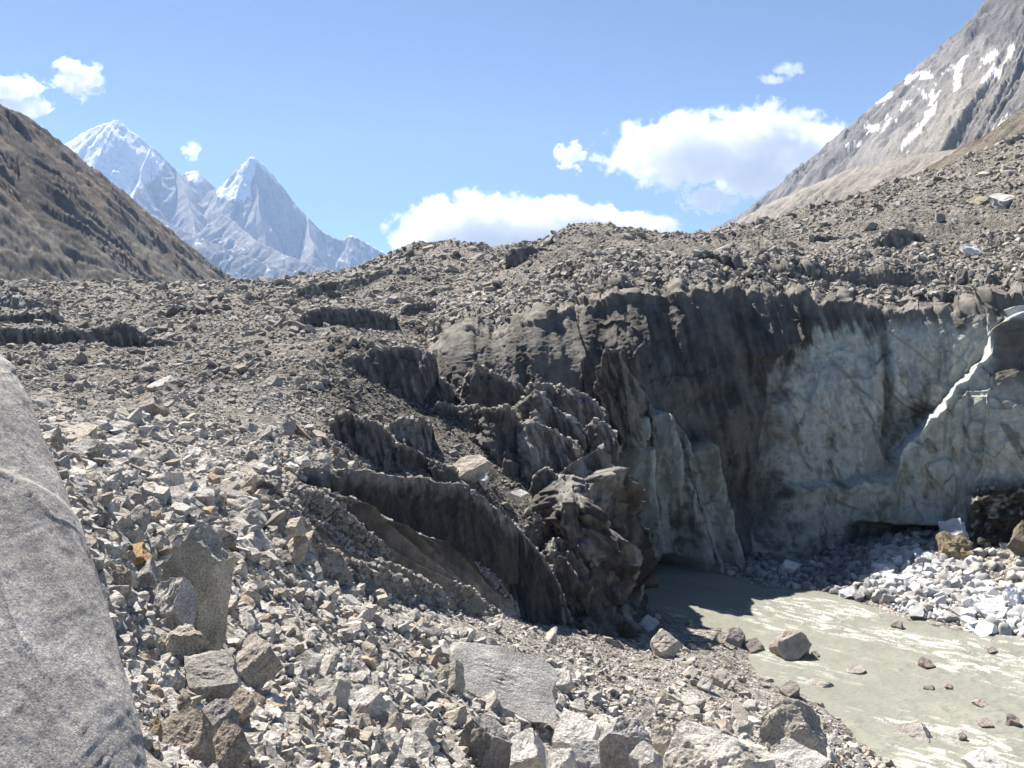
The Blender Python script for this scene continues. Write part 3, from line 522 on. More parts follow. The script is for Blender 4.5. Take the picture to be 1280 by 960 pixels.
    sel = np.where((T.ravel() > 1.12))[0]; RIDGE_TOPS.append((G.reshape(-1, 3)[sel], .55, 92.0))
build_cliff()

# ------------------------------------------------------------------ river
def build_river():
    us = np.linspace(740, 1900, int(900 * DET)); D = np.geomspace(26, 92, int(520 * DET)); U, Dd = np.meshgrid(us, D); X = (U - U0) / F * Dd
    fx, fy = .78, -.62                                     # flow direction, down and to the right
    a = X * fx + Dd * fy; b = -X * fy + Dd * fx
    wv = fbm(X / 14, Dd / 14, oct=2, seed=130)
    fast = (.35 + .65 * sstep(12, 24, X + wv * 8)) * sstep(76, 66, Dd)
    z = .05 * fbm(a / 1.6 + wv, b / .8, oct=3, gain=.6, seed=131) * (.35 + fast) + .10 * fast * ridged(a / 2.4 + wv, b / 1.2, oct=2, seed=132) - .05 * fast
    foam = sstep(.10, .80, .55 * ridged(a / 2.6 + wv * 1.2, b / .8, oct=4, gain=.65, seed=133) + .8 * fbm(X / 6, Dd / 6, oct=3, seed=134)) * fast
    foam = foam * sstep(-.2, .3, fbm(a / .95, b / .24, oct=4, seed=135) + .1)
    foam = foam * sstep(-.45, .45, fbm(a / 9, b / 3.5, oct=3, seed=137)) * (.55 + .45 * sstep(-.2, .4, fbm(a / 1.6, b / .5, oct=2, seed=138)))
    silt = np.array([.235, .243, .21]) * (1 + .10 * fbm(a / 6, b / 2, oct=3, seed=136))[..., None]
    t = mixc(silt, np.array([.56, .57, .54]) * np.ones_like(silt), np.clip(foam * 2.2 - .5, 0, 1))
    me = mesh_np('river', np.stack([X, Dd, z], -1).reshape(-1, 3), gridfaces(len(D), len(us), True), M_WATER, t.reshape(-1, 3))
    link('river', me, 'fast silty grey green river with white foam streaks', None, 'structure')
M_WATER = bpy.data.materials.new('silty_water')
t_, N_, L_ = nodes(M_WATER)
o_ = N_.new('ShaderNodeOutputMaterial'); b_ = N_.new('ShaderNodeBsdfPrincipled'); L_.new(b_.outputs[0], o_.inputs[0])
a_ = N_.new('ShaderNodeAttribute'); a_.attribute_name = 'tint'; L_.new(a_.outputs['Color'], b_.inputs['Base Color'])
b_.inputs['Roughness'].default_value = .22; b_.inputs['IOR'].default_value = 1.33; b_.inputs['Specular IOR Level'].default_value = .14
g_ = N_.new('ShaderNodeNewGeometry'); mp_ = N_.new('ShaderNodeMapping'); mp_.inputs['Rotation'].default_value = (0, 0, .67); mp_.inputs['Scale'].default_value = (1.2, 2.6, 1); L_.new(g_.outputs['Position'], mp_.inputs[0])
n_ = N_.new('ShaderNodeTexNoise'); n_.inputs['Scale'].default_value = 2.2; n_.inputs['Detail'].default_value = 6; L_.new(mp_.outputs[0], n_.inputs['Vector'])
bp_ = N_.new('ShaderNodeBump'); bp_.inputs['Strength'].default_value = .55; bp_.inputs['Distance'].default_value = .16; L_.new(n_.outputs[0], bp_.inputs['Height']); L_.new(bp_.outputs[0], b_.inputs['Normal'])
build_river()

# ------------------------------------------------------------------ boulders one can single out
PALEC = (.50,.485,.46); GREY = (.41,.40,.385); WHITE = (.58,.565,.545); TAN = (.47,.43,.36); DKG = (.36,.345,.33); BRN = (.41,.365,.31); RUST = (.40,.27,.14); OLV = (.40,.39,.33)
TAKEN = []
def boulder(label, u0, v0, u1, v1, tint, seed=None, sub=4, cuts=8, depth=.9, D=None, lo=.5, hi=.82, rough=.095, planes=None, name='boulder', cat='boulder', mat=None, sink=.22, group=None, lean=0):
    if planes is None: planes = [((math.sin(hash_str(label)) * .25 - .15, -.5, .85), .34)]
    seed = seed or hash_str(label) % 9000; w, h = u1 - u0, v1 - v0
    if D is None:
        D = float(raymarch((u0 + u1) / 2, v1 - .10 * h)[0])
        if not D == D: D = 60.0
    hw = w / 2 / F * D; dd = hw * depth; Dc = D + dd * .55
    hw = w / 2 / F * Dc; hh = h / 2 / F * Dc
    z0 = CZ - (v1 - V0) / F * Dc - sink * 2 * hh; z1 = CZ - (v0 - V0) / F * Dc
    V, Fc = rock_shape(seed, sub, cuts, lo, hi, rough, planes, fine=.009 if sub >= 5 else .010)
    V = V * np.array([hw, dd, (z1 - z0) / 2]); V[:, 0] += lean * V[:, 2]
    mo = .2 * fbm(V[:, 0] / hw * 1.5 + seed, V[:, 1] / hw * 1.5, V[:, 2] / hw * 1.5, oct=3, seed=seed % 50)
    o = link(name, mesh_np(name, V, Fc, mat or (M_NEAR if D < 22 else M_ROCK), np.array(tint)[None] * (1 + mo)[:, None], False), label, cat, None, group)
    o.location = (((u0 + u1) / 2 - U0) / F * Dc, Dc, (z0 + z1) / 2)
    TAKEN.append((u0, v0, u1, v1)); return o
B = boulder
B('big tilted slab boulder with streaked olive grey face, on the left slope', 189, 652, 294, 797, (.52,.50,.43), 71, 6, 2, .45, D=15.6, planes=[((-.28,-.72,.58),.40),((.75,-.6,.1),.62),((-.62,0,.75),.55),((.35,0,.9),.72),((.6,0,-.8),.66)], rough=.06)
B('white pointed boulder leaning on the left of the tilted slab', 192, 719, 245, 786, WHITE, 12, 5, 5, D=14.6)
B('flat tan block in front of the white boulder', 196, 781, 273, 838, TAN, 33, 5, 4, .8, D=13.2, planes=[((0,-.2,1),.5),((0,-1,0),.6)])
B('dark grey boulder wedged below the flat tan block', 224, 820, 307, 868, DKG, 44, 5, 7, D=12.6)
B('rounded brown grey boulder overhanging a dark pit', 284, 796, 356, 852, (.42,.39,.36), 55, 5, 14, D=14.6, rough=.1)
B('small grey rock left of the white boulder', 166, 700, 198, 731, GREY, 3, 4, D=15)
B('lumpy brown rock beside the big granite face', 118, 700, 166, 764, BRN, 61, 5, 14, D=12.6, rough=.14)
B('pale pyramid boulder uphill of the orange stone', 98, 616, 158, 656, PALEC, 17, 5, 6, D=17)
B('low pale boulder in front of the pale pyramid boulder', 100, 646, 157, 675, PALEC, 18, 4, D=15.5)
B('grey upright stone right of the pale pyramid boulder', 160, 631, 190, 662, GREY, 19, 4, D=17)
B('rust orange flat stone', 146, 681, 188, 704, RUST, 20, 4, 6, D=15.2)
B('small pale stone just above the orange one', 162, 656, 181, 678, PALEC, 21, 3, D=16)
B('dark flat stone left of the tilted slab', 126, 676, 152, 694, DKG, 22, 4, D=15)
B('pale stone perched on the leaning boulder', 357, 646, 382, 669, TAN, 23, 4, D=27.5, sink=.1)
B('leaning tan boulder carrying a small stone', 348, 664, 384, 710, TAN, 24, 5, 5, D=27.4, lean=.45)
B('pale angular boulder with a sharp top, low on the scree left of centre', 387, 848, 436, 893, PALEC, 25, 5, 5)
B('broad pale boulder right of the sharp topped one', 431, 858, 486, 898, WHITE, 26, 5, 6)
B('grey rounded boulder at the edge of the dark pit', 368, 815, 402, 848, GREY, 27, 4, 12)
B('brown rounded boulder at the bottom edge beside the granite face', 187, 893, 264, 975, (.40,.35,.295), 28, 6, 12, D=8.9, rough=.06)
B('brown grey boulder at the bottom edge, right of the brown rounded one', 248, 902, 314, 975, (.40,.36,.315), 29, 6, 12, D=9.3, rough=.06)
B('dark flat stone lying across the brown boulders', 250, 876, 301, 914, DKG, 30, 5, 5, D=10.2)
B('small brown cube stone under the flat tan block', 218, 862, 241, 890, BRN, 31, 4, D=11.4)
B('brown stone on the bare dirt below the pit', 283, 862, 320, 896, BRN, 32, 4, D=12.2)
B('yellowish stone tucked against the granite face', 181, 898, 204, 942, (.40,.34,.22), 34, 4, D=8.4)
B('long smooth pale slab lying down the scree', 555, 812, 698, 908, (.44,.43,.415), 35, 6, 2, .55, D=29, planes=[((.34,-.42,.85),.10),((-.5,0,-.85),.45),((-.75,0,.65),.75),((.8,0,-.6),.75)], sink=.02, rough=.05)
B('dark layered block standing at the head of the pale slab', 538, 826, 582, 872, OLV, 36, 5, 4, D=28)
B('big dark grey boulder at the bottom edge left of centre', 566, 895, 641, 985, (.25,.245,.24), 37, 6, 4, D=22.5, planes=[((-.5,-.8,.3),.45)])
B('small pale stone behind the big dark boulder', 620, 904, 652, 929, PALEC, 38, 4)
B('white rounded boulder right of the big dark one', 631, 914, 683, 962, WHITE, 39, 5, 12, D=23.5)
B('pale block in the bottom row under the end of the slab', 689, 894, 754, 940, WHITE, 40, 5, 5, D=26)
B('large flat faced grey boulder in the bottom row', 735, 896, 816, 978, (.36,.355,.345), 41, 6, 3, .7, D=24.5, planes=[((.1,-1,.25),.45),((-.5,0,.8),.7)])
B('tan pointed boulder behind the big white boulder', 811, 901, 848, 950, TAN, 42, 5, 6, D=26.5)
B('largest white boulder at the bottom edge', 822, 910, 968, 1010, (.50,.48,.44), 43, 6, 5, .8, D=23, planes=[((-.3,-.45,.85),.55),((.35,-.2,.9),.62)])
B('white slab right of the largest white boulder', 955, 932, 1036, 985, WHITE, 45, 5, 5, .8, D=25)
B('pale stone squeezed left of the largest white boulder', 785, 929, 829, 972, PALEC, 46, 4, D=23)
B('white stone at the bottom edge beside the rounded white boulder', 682, 936, 721, 975, WHITE, 47, 4, D=22)
B('pale stone at the bottom edge beside the flat faced boulder', 712, 927, 752, 968, PALEC, 48, 4, D=22.6)
B('big pointed boulder with a sloping pale face above the gravel flat', 937, 874, 1034, 962, (.40,.375,.335), 49, 6, 3, .7, D=28, planes=[((-.6,-.5,.55),.5),((.75,-.3,.5),.5),((0,-1,.2),.62)])
B('pillar shaped pale rock near the dark water edge', 813, 788, 853, 826, (.40,.37,.33), 50, 5, 7)
B('pale slab tipped on the scree above the pillar rock', 794, 770, 824, 792, PALEC, 51, 4, 3)
B('pale round stone right above the end of the slab', 683, 833, 717, 868, WHITE, 52, 5, 12)
B('pale block under the round stone at the slab side', 665, 850, 698, 883, PALEC, 53, 4)
B('olive grey boulder above the middle of the slab', 620, 808, 653, 843, OLV, 54, 4)
B('tan stone among white ones, lower left scree', 465, 891, 504, 923, TAN, 56, 4)
B('lumpy pale boulder at the bottom edge, left scree', 497, 918, 543, 965, PALEC, 57, 5, 12)
B('grey block in the left scree below the dark layered block', 510, 896, 549, 931, GREY, 58, 4)
B('rounded boulder standing in the river shallows', 963, 787, 1012, 816, (.37,.33,.30), 59, 5, 14, rough=.07, D=57.2, planes=[((-.2,-.3,.93),.5),((.1,.3,.95),.55)], sink=.9)
B('pale boulder at the gravel shore with shadow on its right', 1117, 905, 1167, 940, (.40,.37,.345), 60, 5, 8, D=45.5)
B('striped dark rock at the shadowed shore', 904, 785, 933, 811, (.28,.25,.24), 62, 4)
B('low dark rock right of the striped shore rock', 930, 799, 959, 820, (.25,.225,.21), 63, 4)
B('small brown rock left of the striped shore rock', 890, 790, 908, 808, BRN, 64, 4)
B('flat grey shore rock at the gravel edge', 996, 850, 1042, 871, (.33,.31,.29), 65, 4, 6)
B('dark low shore rock left of the flat grey one', 974, 852, 1000, 874, (.24,.22,.20), 66, 4, 6)
B('small brown rock at the tip of the gravel shore', 1063, 867, 1082, 882, BRN, 67, 4)
B('tan boulder on the scree above the pointed boulder', 887, 837, 914, 862, TAN, 68, 4)
B('pale stone left of the tan boulder near the shore', 870, 846, 892, 868, PALEC, 69, 4)
B('pale rock at the bottom right corner of the river', 1208, 942, 1264, 975, WHITE, 70, 5, 8, D=41)
for lb, a, b, c, d in (('dark rock breaking the water in mid river', 1149,822,1168,836), ('rust brown rock in the lower river', 1215,875,1235,884), ('purple brown rock near the right edge of the river', 1256,893,1275,907),
      ('small dark rock left of the purple brown river rock', 1222,899,1241,909), ('dark rock in the river below the ice heap', 1113,776,1130,787), ('pale flat rock awash in the middle of the river', 1056,831,1083,841),
      ('tiny dark rock downstream of the rounded river boulder', 1013,814,1025,822), ('flat black rock awash, left of the mid river rocks', 1153,856,1168,863), ('small grey rock awash, right of the flat black one', 1180,855,1193,862),
      ('small upright brown rock in the lower river', 1198,915,1208,925), ('small brown rock at the upper right of the river', 1234,809,1246,817), ('brown rock at the waterline of the ice heap', 1104,752,1120,762)):
    uc, vb = (a + c) / 2, d; Dw = CZ * F / (vb - V0)
    B(lb, a, b, c, d, (.40,.37,.34) if 'pale' in lb else (.31,.262,.235), None, 4, 9, .9, D=Dw, sink=.3, name='river_rock', cat='river rock')
B('flat topped pale boulder high on the left rubble slope', 181, 469, 221, 493, PALEC, 72, 4, 4)
B('brown mound boulder with a deep shadow under it', 160, 490, 208, 532, (.30,.27,.24), 73, 5, 10)
B('square pale block alone on the left rubble', 257, 478, 273, 494, (.40,.36,.33), 74, 4, 2)
B('pale wedge boulder left of centre on the near moraine', 130, 541, 173, 566, PALEC, 75, 5, 5)
B('broad tan boulder behind the granite face', 68, 529, 120, 554, TAN, 76, 5, 7)
B('grey brown boulder pair stone under the broad tan boulder', 83, 549, 121, 579, GREY, 77, 4)
B('tall tan boulder pressed against the granite face', 55, 531, 81, 590, TAN, 78, 5, 5, D=19)
B('white rounded block on the near moraine crest', 228, 556, 252, 579, WHITE, 79, 4)
B('pale block downhill of the white rounded block', 243, 568, 271, 591, PALEC, 80, 4)
B('pale cube at the head of the runnel slope', 300, 585, 322, 617, TAN, 81, 4, 3)
B('white stone on the crest left of the silt bank', 322, 570, 337, 586, WHITE, 82, 4)
B('flat slab stone on the near moraine below the crest', 263, 601, 298, 617, PALEC, 83, 4, 4)
B('tan stone beside the pale pyramid boulder', 174, 604, 195, 623, TAN, 84, 4)
B('grey stone on the slope above the pale pyramid boulder', 111, 592, 131, 618, GREY, 85, 4)
B('pale boulder in the middle of the left rubble slope', 329, 469, 354, 488, (.33,.31,.28), 86, 4)
B('tan block on the skyline saddle', 576, 315, 607, 339, (.36,.325,.275), 87, 4, 4, .8, D=186)
B('pale boulder below the tan skyline block', 590, 363, 610, 376, PALEC, 88, 4)
B('long pale boulder lying on the dark ice', 556, 569, 614, 602, (.44,.40,.34), 89, 5, 4, .7, D=59, lean=.5, sink=.1)
B('small white stone beside the long pale boulder', 599, 593, 612, 606, WHITE, 90, 3, D=58.5)
B('white block on the rim of the dark ice below the promontory', 634, 612, 661, 625, PALEC, 91, 4, D=57, planes=[], depth=.7)
B('pale stone on the crown of the triangular ice block', 602, 648, 622, 664, (.38,.35,.31), 92, 4, D=54.2)
B('flat pale stone at the apex of the triangular ice block', 628, 652, 648, 663, PALEC, 93, 4, D=54)
B('mossy tan boulder on the upper right rubble', 1203, 242, 1236, 268, (.33,.30,.22), 94, 4, 7)
B('pale flat boulder right of the mossy tan one', 1238, 240, 1272, 262, PALEC, 95, 4, 5)
B('brown boulder high on the rubble at the right edge', 1251, 203, 1267, 216, BRN, 96, 4)
B('white boulder sitting on the ice lip with a black shadow', 1201, 304, 1225, 324, (.62,.61,.60), 97, 4, 6, D=99)
B('small tan boulder on the upper right rubble slope', 1222, 213, 1238, 224, TAN, 98, 4)
B('wet conglomerate boulder at the foot of the ice flake', 1167, 666, 1216, 711, (.23,.19,.13), 99, 5, 12, rough=.16, D=74)
B('dark round boulder at the right edge under the torn buttress', 1259, 651, 1300, 693, (.16,.14,.11), 101, 5, 14, rough=.1, D=71)

# the huge granite face at the left, three metres from the eye
def granite_face():
    sil = np.array([(-330,352),(-200,368),(-90,398),(-40,418),(0,441),(18,456),(38,490),(60,541),(84,598),(104,662),(126,722),(148,790),(168,852),(184,925),(192,962),(200,1010),(206,1080),(208,1200)], float)
    D = 3.1; zs = CZ - (sil[:, 1] - V0) / F * D; xs = (sil[:, 0] - U0) / F * D
    nz, na = 520, 760
    zg = np.interp(np.linspace(0, 1, nz), np.linspace(0, 1, len(zs)), zs); xr = np.interp(np.linspace(0, 1, nz), np.linspace(0, 1, len(zs)), xs)
    k = 12; ker = np.hanning(2 * k + 3)[1:-1]; ker /= ker.sum(); xr = np.convolve(np.pad(xr, k, 'reflect', reflect_type='odd'), ker, 'valid'); zg = np.convolve(np.pad(zg, k, 'reflect', reflect_type='odd'), ker, 'valid')
    cx = -3.0; a = np.maximum(xr - cx, .05)[:, None]; bb = .95 * a ** .8
    th = np.linspace(-math.pi, math.pi, na)[None]
    e = 2 / 3.4; c, s = np.cos(th), np.sin(th)
    X = cx + a * np.sign(c) * np.abs(c) ** e; Y = D + .42 + bb * (np.sign(s) * np.abs(s) ** e) * .62 + .85 * (zg[:, None] - 19.1); Z = zg[:, None] + 0 * X
    G = np.stack([X, Y, Z], -1)
    for _ in range(8):
        pu, pv_ = proj(G); kx = pu.argmax(1); ar = np.arange(nz); um, vm, ym = pu[ar, kx], pv_[ar, kx], G[ar, kx, 1]
        dx = (np.interp(vm, sil[:, 1], sil[:, 0]) - um) / F * ym
        G[..., 0] += np.convolve(np.pad(dx, 8, 'edge'), np.ones(17) / 17, 'valid')[:, None]
    X, Y, Z = G[..., 0], G[..., 1], G[..., 2]; cx = G[0, :, 0].mean()
    n = gridnormals(G)
    sl = X * .75 + Z * .35
    d = .016 * fbm(X / .6, Y / .6, Z / .9, oct=2, seed=201) + .0042 * ridged(sl / .16, Y / .5, (Z - X * .4) / .7, oct=3, seed=202) + .003 * fbm(X / .05, Y / .05, Z / .08, oct=3, gain=.65, seed=203)
    ck = np.abs(perlin(sl / .55 + .1 * perlin(X / .1, Z / .1, seed=209), Y / .8, (Z - X * .6) / 1.6, seed=208)); d -= .004 * sstep(.022, .004, ck)
    d += .022 * sstep(.05, .12, perlin(sl / .5, Y, (Z - X) / 1.4, seed=204))
    G = G + n * d[..., None]
    G = np.concatenate([np.repeat(np.array([[[cx, D + .42 + .85 * (zg.max() - 19.1), zg.max() + .02]]]), na, 1), G], 0)
    mo = fbm(sl / .22, Y / .4, (Z - X * .5) / .8, oct=4, gain=.6, seed=205); sp = fbm(X / .02, Y / .02, Z / .03, oct=2, seed=206)
    t = np.array([.37, .352, .338]) * (1 + .3 * mo + .2 * sp)[..., None]
    t = mixc(t, np.array([.20, .20, .21]) * np.ones_like(t), sstep(.25, .6, fbm(X / .07, Y / .07, Z / .12, oct=3, seed=207)) * .75)
    t = mixc(t, np.array([.13, .125, .12]) * np.ones_like(t), sstep(.014, .004, ck) * .6)
    t = np.concatenate([t[:1], t], 0)
    link('granite_boulder', mesh_np('granite_boulder', G.reshape(-1, 3), gridfaces(nz + 1, na, True), M_FACE, t.reshape(-1, 3)), 'huge smooth grey granite face filling the lower left corner', 'boulder')
M_FACE = stone_mat('granite_face', 3.6, .85, .25, .40, .30, .8, 0, .010)
granite_face()

# ------------------------------------------------------------------ loose rock on slope and glacier
def scatter():
    r = np.random.default_rng(77)
    n1, n2 = int(120000 * DET), int(260000 * DET)
    az1 = r.uniform(-.68, .68, n1); d1 = 1 / r.uniform(1 / 72, 1 / 8.0, n1); d1[: n1 // 3] = np.exp(r.uniform(math.log(14), math.log(75), n1 // 3))
    az2 = r.uniform(-.68, .68, n2); d2 = np.exp(r.uniform(math.log(38), math.log(420), n2))
    az, d = np.r_[az1, az2], np.r_[d1, d2]; X, Y = d * np.tan(az), d
    Z = H(X, Y); bd, u = boundary(X, Y)
    zone = (bd - Y < 1.5) & (Y - bd < 14) & (u > 745)
    heap = (Y > 58) & (u > 925) & (Z < 4.5) & (Y < bd)
    clump = fbm(X / 5, Y / 5, oct=3, seed=310)
    ok = (Z > .03) & ~zone & ~heap & (r.uniform(size=len(Z)) < np.clip(.85 + .6 * clump - .75 * sstep(.1, .6, fbm((X - .5 * Y) / 2.6, (Y + .5 * X) / 9, oct=3, seed=312)) * sstep(60, 45, Y), .10, 1) * (1 - .80 * sstep(600, 690, u) * sstep(84, 90, Y) * sstep(140, 112, Y)))
    X, Y, Z, clump = X[ok], Y[ok], Z[ok], clump[ok]
    dmin = np.maximum(np.where(r.uniform(size=len(Y)) < .45 * (Y < 36), .20, .09), 1.9 * Y / F); size = dmin * r.uniform(size=len(X)) ** (-1 / np.where(Y > 45, 2.6, 2.2))
    size = np.minimum(size, np.minimum(.5 + .008 * Y, np.where(Y > 60, 15, np.where(Y > 42, 22, 34)) * Y / F)) * np.clip(.95 + .6 * clump, .6, 1.5)
    # smaller gravel on the flat shore and the runnel fans
    flat = (Z < 1.2) & (Y < 62); size[flat] *= .75
    pos = np.stack([X, Y, Z + size * .10], -1); tint = pick_tint(len(X), r)
    far = sstep(34, 70, Y)[:, None] * .60; tint = tint * (1 - far) + np.array([.20, .187, .168]) * far
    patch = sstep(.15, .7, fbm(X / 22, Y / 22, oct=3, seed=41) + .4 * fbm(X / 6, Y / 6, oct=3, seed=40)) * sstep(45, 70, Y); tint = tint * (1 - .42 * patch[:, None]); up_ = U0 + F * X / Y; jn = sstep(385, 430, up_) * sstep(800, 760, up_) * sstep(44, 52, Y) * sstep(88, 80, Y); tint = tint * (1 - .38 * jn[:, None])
    uu, vv = proj(pos); spx = size / Y * F
    # rim and back rubble of the ice ridges
    P2, S2 = [], []
    for pts, dens, D in RIDGE_TOPS:
        n = int(dens * 700 * DET) if len(pts) < 60000 else int(26000 * DET)
        p = pts[r.integers(0, len(pts), n)]; P2.append(p); S2.append(np.minimum(2.0 * D / F * r.uniform(size=n) ** (-1 / 2.0), 11 * D / F))
    P2, S2 = np.concatenate(P2), np.concatenate(S2)
    t2 = pick_tint(len(P2), r) * .62 + np.array([.05, .045, .04])
    # the ones that show largest become things
    inview = (uu > 5) & (uu < 1275) & (vv < 955) & (vv > 270)
    for a, b, c, e in TAKEN: inview &= ~((uu > a - 3) & (uu < c + 3) & (vv > b - 3) & (vv < e + 3))
    sil = np.interp(vv, [436, 460, 541, 662, 790, 925, 1000], [-5, 20, 60, 104, 148, 184, 200]); inview &= uu > sil + 4
    cand = np.where(inview)[0]; cand = cand[np.argsort(-spx[cand])][:420]
    kk = np.linspace(.1, .97, 60)[None]; px_, py_ = X[cand, None] * kk, Y[cand, None] * kk
    vis = (CZ + (Z[cand, None] + size[cand, None] * .6 - CZ) * kk > H(px_, py_, False) - .02).all(1)
    big = cand[vis][:190]
    ind = np.zeros(len(X), bool); ind[big] = True
    share = [mesh_np('stone', V, Fc, M_ROCK, None, False) for V, Fc in PROTO[4]]
    def region(u, v, z, y):
        if v < 470: return 'rubble of the upper glacier'
        if z < 1.4: return 'gravel shore by the river'
        if u > 640: return 'scree right of the long pale slab'
        if v > 870: return 'bottom of the left scree'
        if u > 360: return 'scree left of the long pale slab'
        if v > 640: return 'dirt around the tilted slab boulder'
        return 'near moraine crest at the left'
    for i in big:
        t = tint[i]; l = t.mean(); sh = 'white' if l > .42 else 'pale grey' if l > .33 else 'grey' if l > .26 else 'dark'
        if t[0] / t[2] > 1.25: sh = 'tan'
        lab = f'{sh} loose stone on the {region(uu[i], vv[i], Z[i], Y[i])}'
        o = link('stone', share[r.integers(len(share))], lab, 'stone', None, lab.replace('stone', 'stones'))
        s = size[i] * .5; o.scale = (s * r.uniform(.8, 1.25), s * r.uniform(.8, 1.2), s * r.uniform(.6, .95)); o.rotation_euler = (r.normal(0, .25), r.normal(0, .25), r.uniform(0, 6.28))
        o.location = pos[i] + np.array([0, 0, .1 * s]); o.color = (*t, 1)
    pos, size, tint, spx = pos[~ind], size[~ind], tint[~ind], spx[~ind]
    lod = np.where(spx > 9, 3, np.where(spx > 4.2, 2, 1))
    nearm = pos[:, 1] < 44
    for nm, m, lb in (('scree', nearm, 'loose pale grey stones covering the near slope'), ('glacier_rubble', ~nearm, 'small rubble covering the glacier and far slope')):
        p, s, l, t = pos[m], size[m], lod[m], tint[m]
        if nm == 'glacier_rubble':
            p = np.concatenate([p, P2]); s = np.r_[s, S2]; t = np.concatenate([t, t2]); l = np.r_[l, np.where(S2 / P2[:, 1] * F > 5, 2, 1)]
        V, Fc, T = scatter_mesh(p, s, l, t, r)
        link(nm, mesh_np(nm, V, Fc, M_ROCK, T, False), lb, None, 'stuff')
scatter()

# ------------------------------------------------------------------ fallen ice at the foot of the cliff
def ice_heap():
    r = np.random.default_rng(404)
    n = 38000; u = r.uniform(905, 1420, n); D = r.uniform(58, 88, n); X = (u - U0) / F * D; Z = H(X, D); bd, _ = boundary(X, D)
    uu, vv = proj(np.stack([X, D, Z], -1))
    low = np.interp(uu, [905,960,1040,1095,1120,1180,1240,1290,1420], [722,735,746,752,764,778,790,797,790])
    gravelly = (uu > 1225) & (vv < 735)
    ok = (D < bd + .5) & (vv < low) & (Z > -.6) & (r.uniform(size=n) < np.where(gravelly, .25, 1))
    X, D, Z, uu, vv = X[ok], D[ok], Z[ok], uu[ok], vv[ok]
    size = np.minimum(.135 * r.uniform(size=len(X)) ** (-1 / 1.75), 1.15); size *= np.where(uu < 1090, .8, 1)
    pos = np.stack([X, D, np.maximum(Z, -.05) + size * .15], -1)
    tint = np.array([.56,.57,.58]) * r.uniform(.5, 1.15, (len(X), 1)); tint *= np.where((uu < 1090) | (vv < 690), .5, 1)[:, None]; dirty = r.uniform(size=len(X)) < np.where(gravelly[ok], .85, .16); tint[dirty] = pick_tint(dirty.sum(), r) * .9  # ice under the cliff tinted darker: shade and grime put into the colour
    spx = size / D * F; c = np.where(~dirty & (uu < 1272) & (vv > 600))[0]; big = c[np.argsort(-size[c])][:110]
    ps = [rock_shape(700 + i, 4, 9, .55, .88, .10, fine=.012) for i in range(12)]
    share = [mesh_np('ice_block', V, Fc, M_SNOWICE, None, True) for V, Fc in ps]
    for i in big:
        lit = uu[i] > 1085 and vv[i] > 690; s = size[i] * .5
        lab = 'white tumbled ice block in the sunlit heap by the river' if lit and vv[i] > 725 else 'white ice block high on the sunlit part of the heap' if lit else 'bluish ice block in the shaded heap under the cliff'
        o = link('ice_block', share[r.integers(12)], lab, 'ice block', None, lab.replace('block', 'blocks'))
        o.scale = (s * r.uniform(.9, 1.4), s * r.uniform(.8, 1.2), s * r.uniform(.65, 1.)); o.rotation_euler = (r.normal(0, .3), r.normal(0, .3), r.uniform(0, 6.28)); o.location = pos[i]; o.color = (*tint[i], 1)
    m = np.ones(len(X), bool); m[big] = False
    PROTO[5] = [rock_shape(760 + i, 2, 7, .55, .9, .12) for i in range(10)]
    V, Fc, T = scatter_mesh(pos[m], size[m], np.full(m.sum(), 5), tint[m], r, (.6, 1.))
    link('ice_rubble', mesh_np('ice_rubble', V, Fc, M_SNOWICE, T, True), 'small broken ice heaped at the foot of the cliff', None, 'stuff')
    ic = (.74,.75,.78)
    B('long smooth white ice block lying at the water edge of the heap', 1207, 779, 1252, 798, ic, 801, 5, 14, .8, D=61.5, mat=M_SNOWICE, name='ice_block', cat='ice block', rough=.12)
    B('big faceted ice block at the front of the heap', 1216, 750, 1262, 782, ic, 802, 5, 7, D=63.5, mat=M_SNOWICE, name='ice_block', cat='ice block')
    B('upright pale ice block right of the conglomerate boulder crest', 1172, 647, 1210, 680, (.50,.52,.53), 803, 5, 12, D=76.5, mat=M_SNOWICE, name='ice_block', cat='ice block', rough=.12)
    B('tall white ice block near the right edge of the heap', 1254, 734, 1278, 768, ic, 804, 5, 7, D=65, mat=M_SNOWICE, name='ice_block', cat='ice block')
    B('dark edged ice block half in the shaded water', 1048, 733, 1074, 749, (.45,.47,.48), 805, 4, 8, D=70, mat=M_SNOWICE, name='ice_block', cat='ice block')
    B('lone white ice block at the end of the shadow line', 1080, 735, 1097, 750, ic, 806, 4, 9, D=69.5, mat=M_SNOWICE, name='ice_block', cat='ice block')
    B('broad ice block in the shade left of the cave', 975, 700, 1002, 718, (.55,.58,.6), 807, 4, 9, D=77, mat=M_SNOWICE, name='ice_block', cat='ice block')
ice_heap()

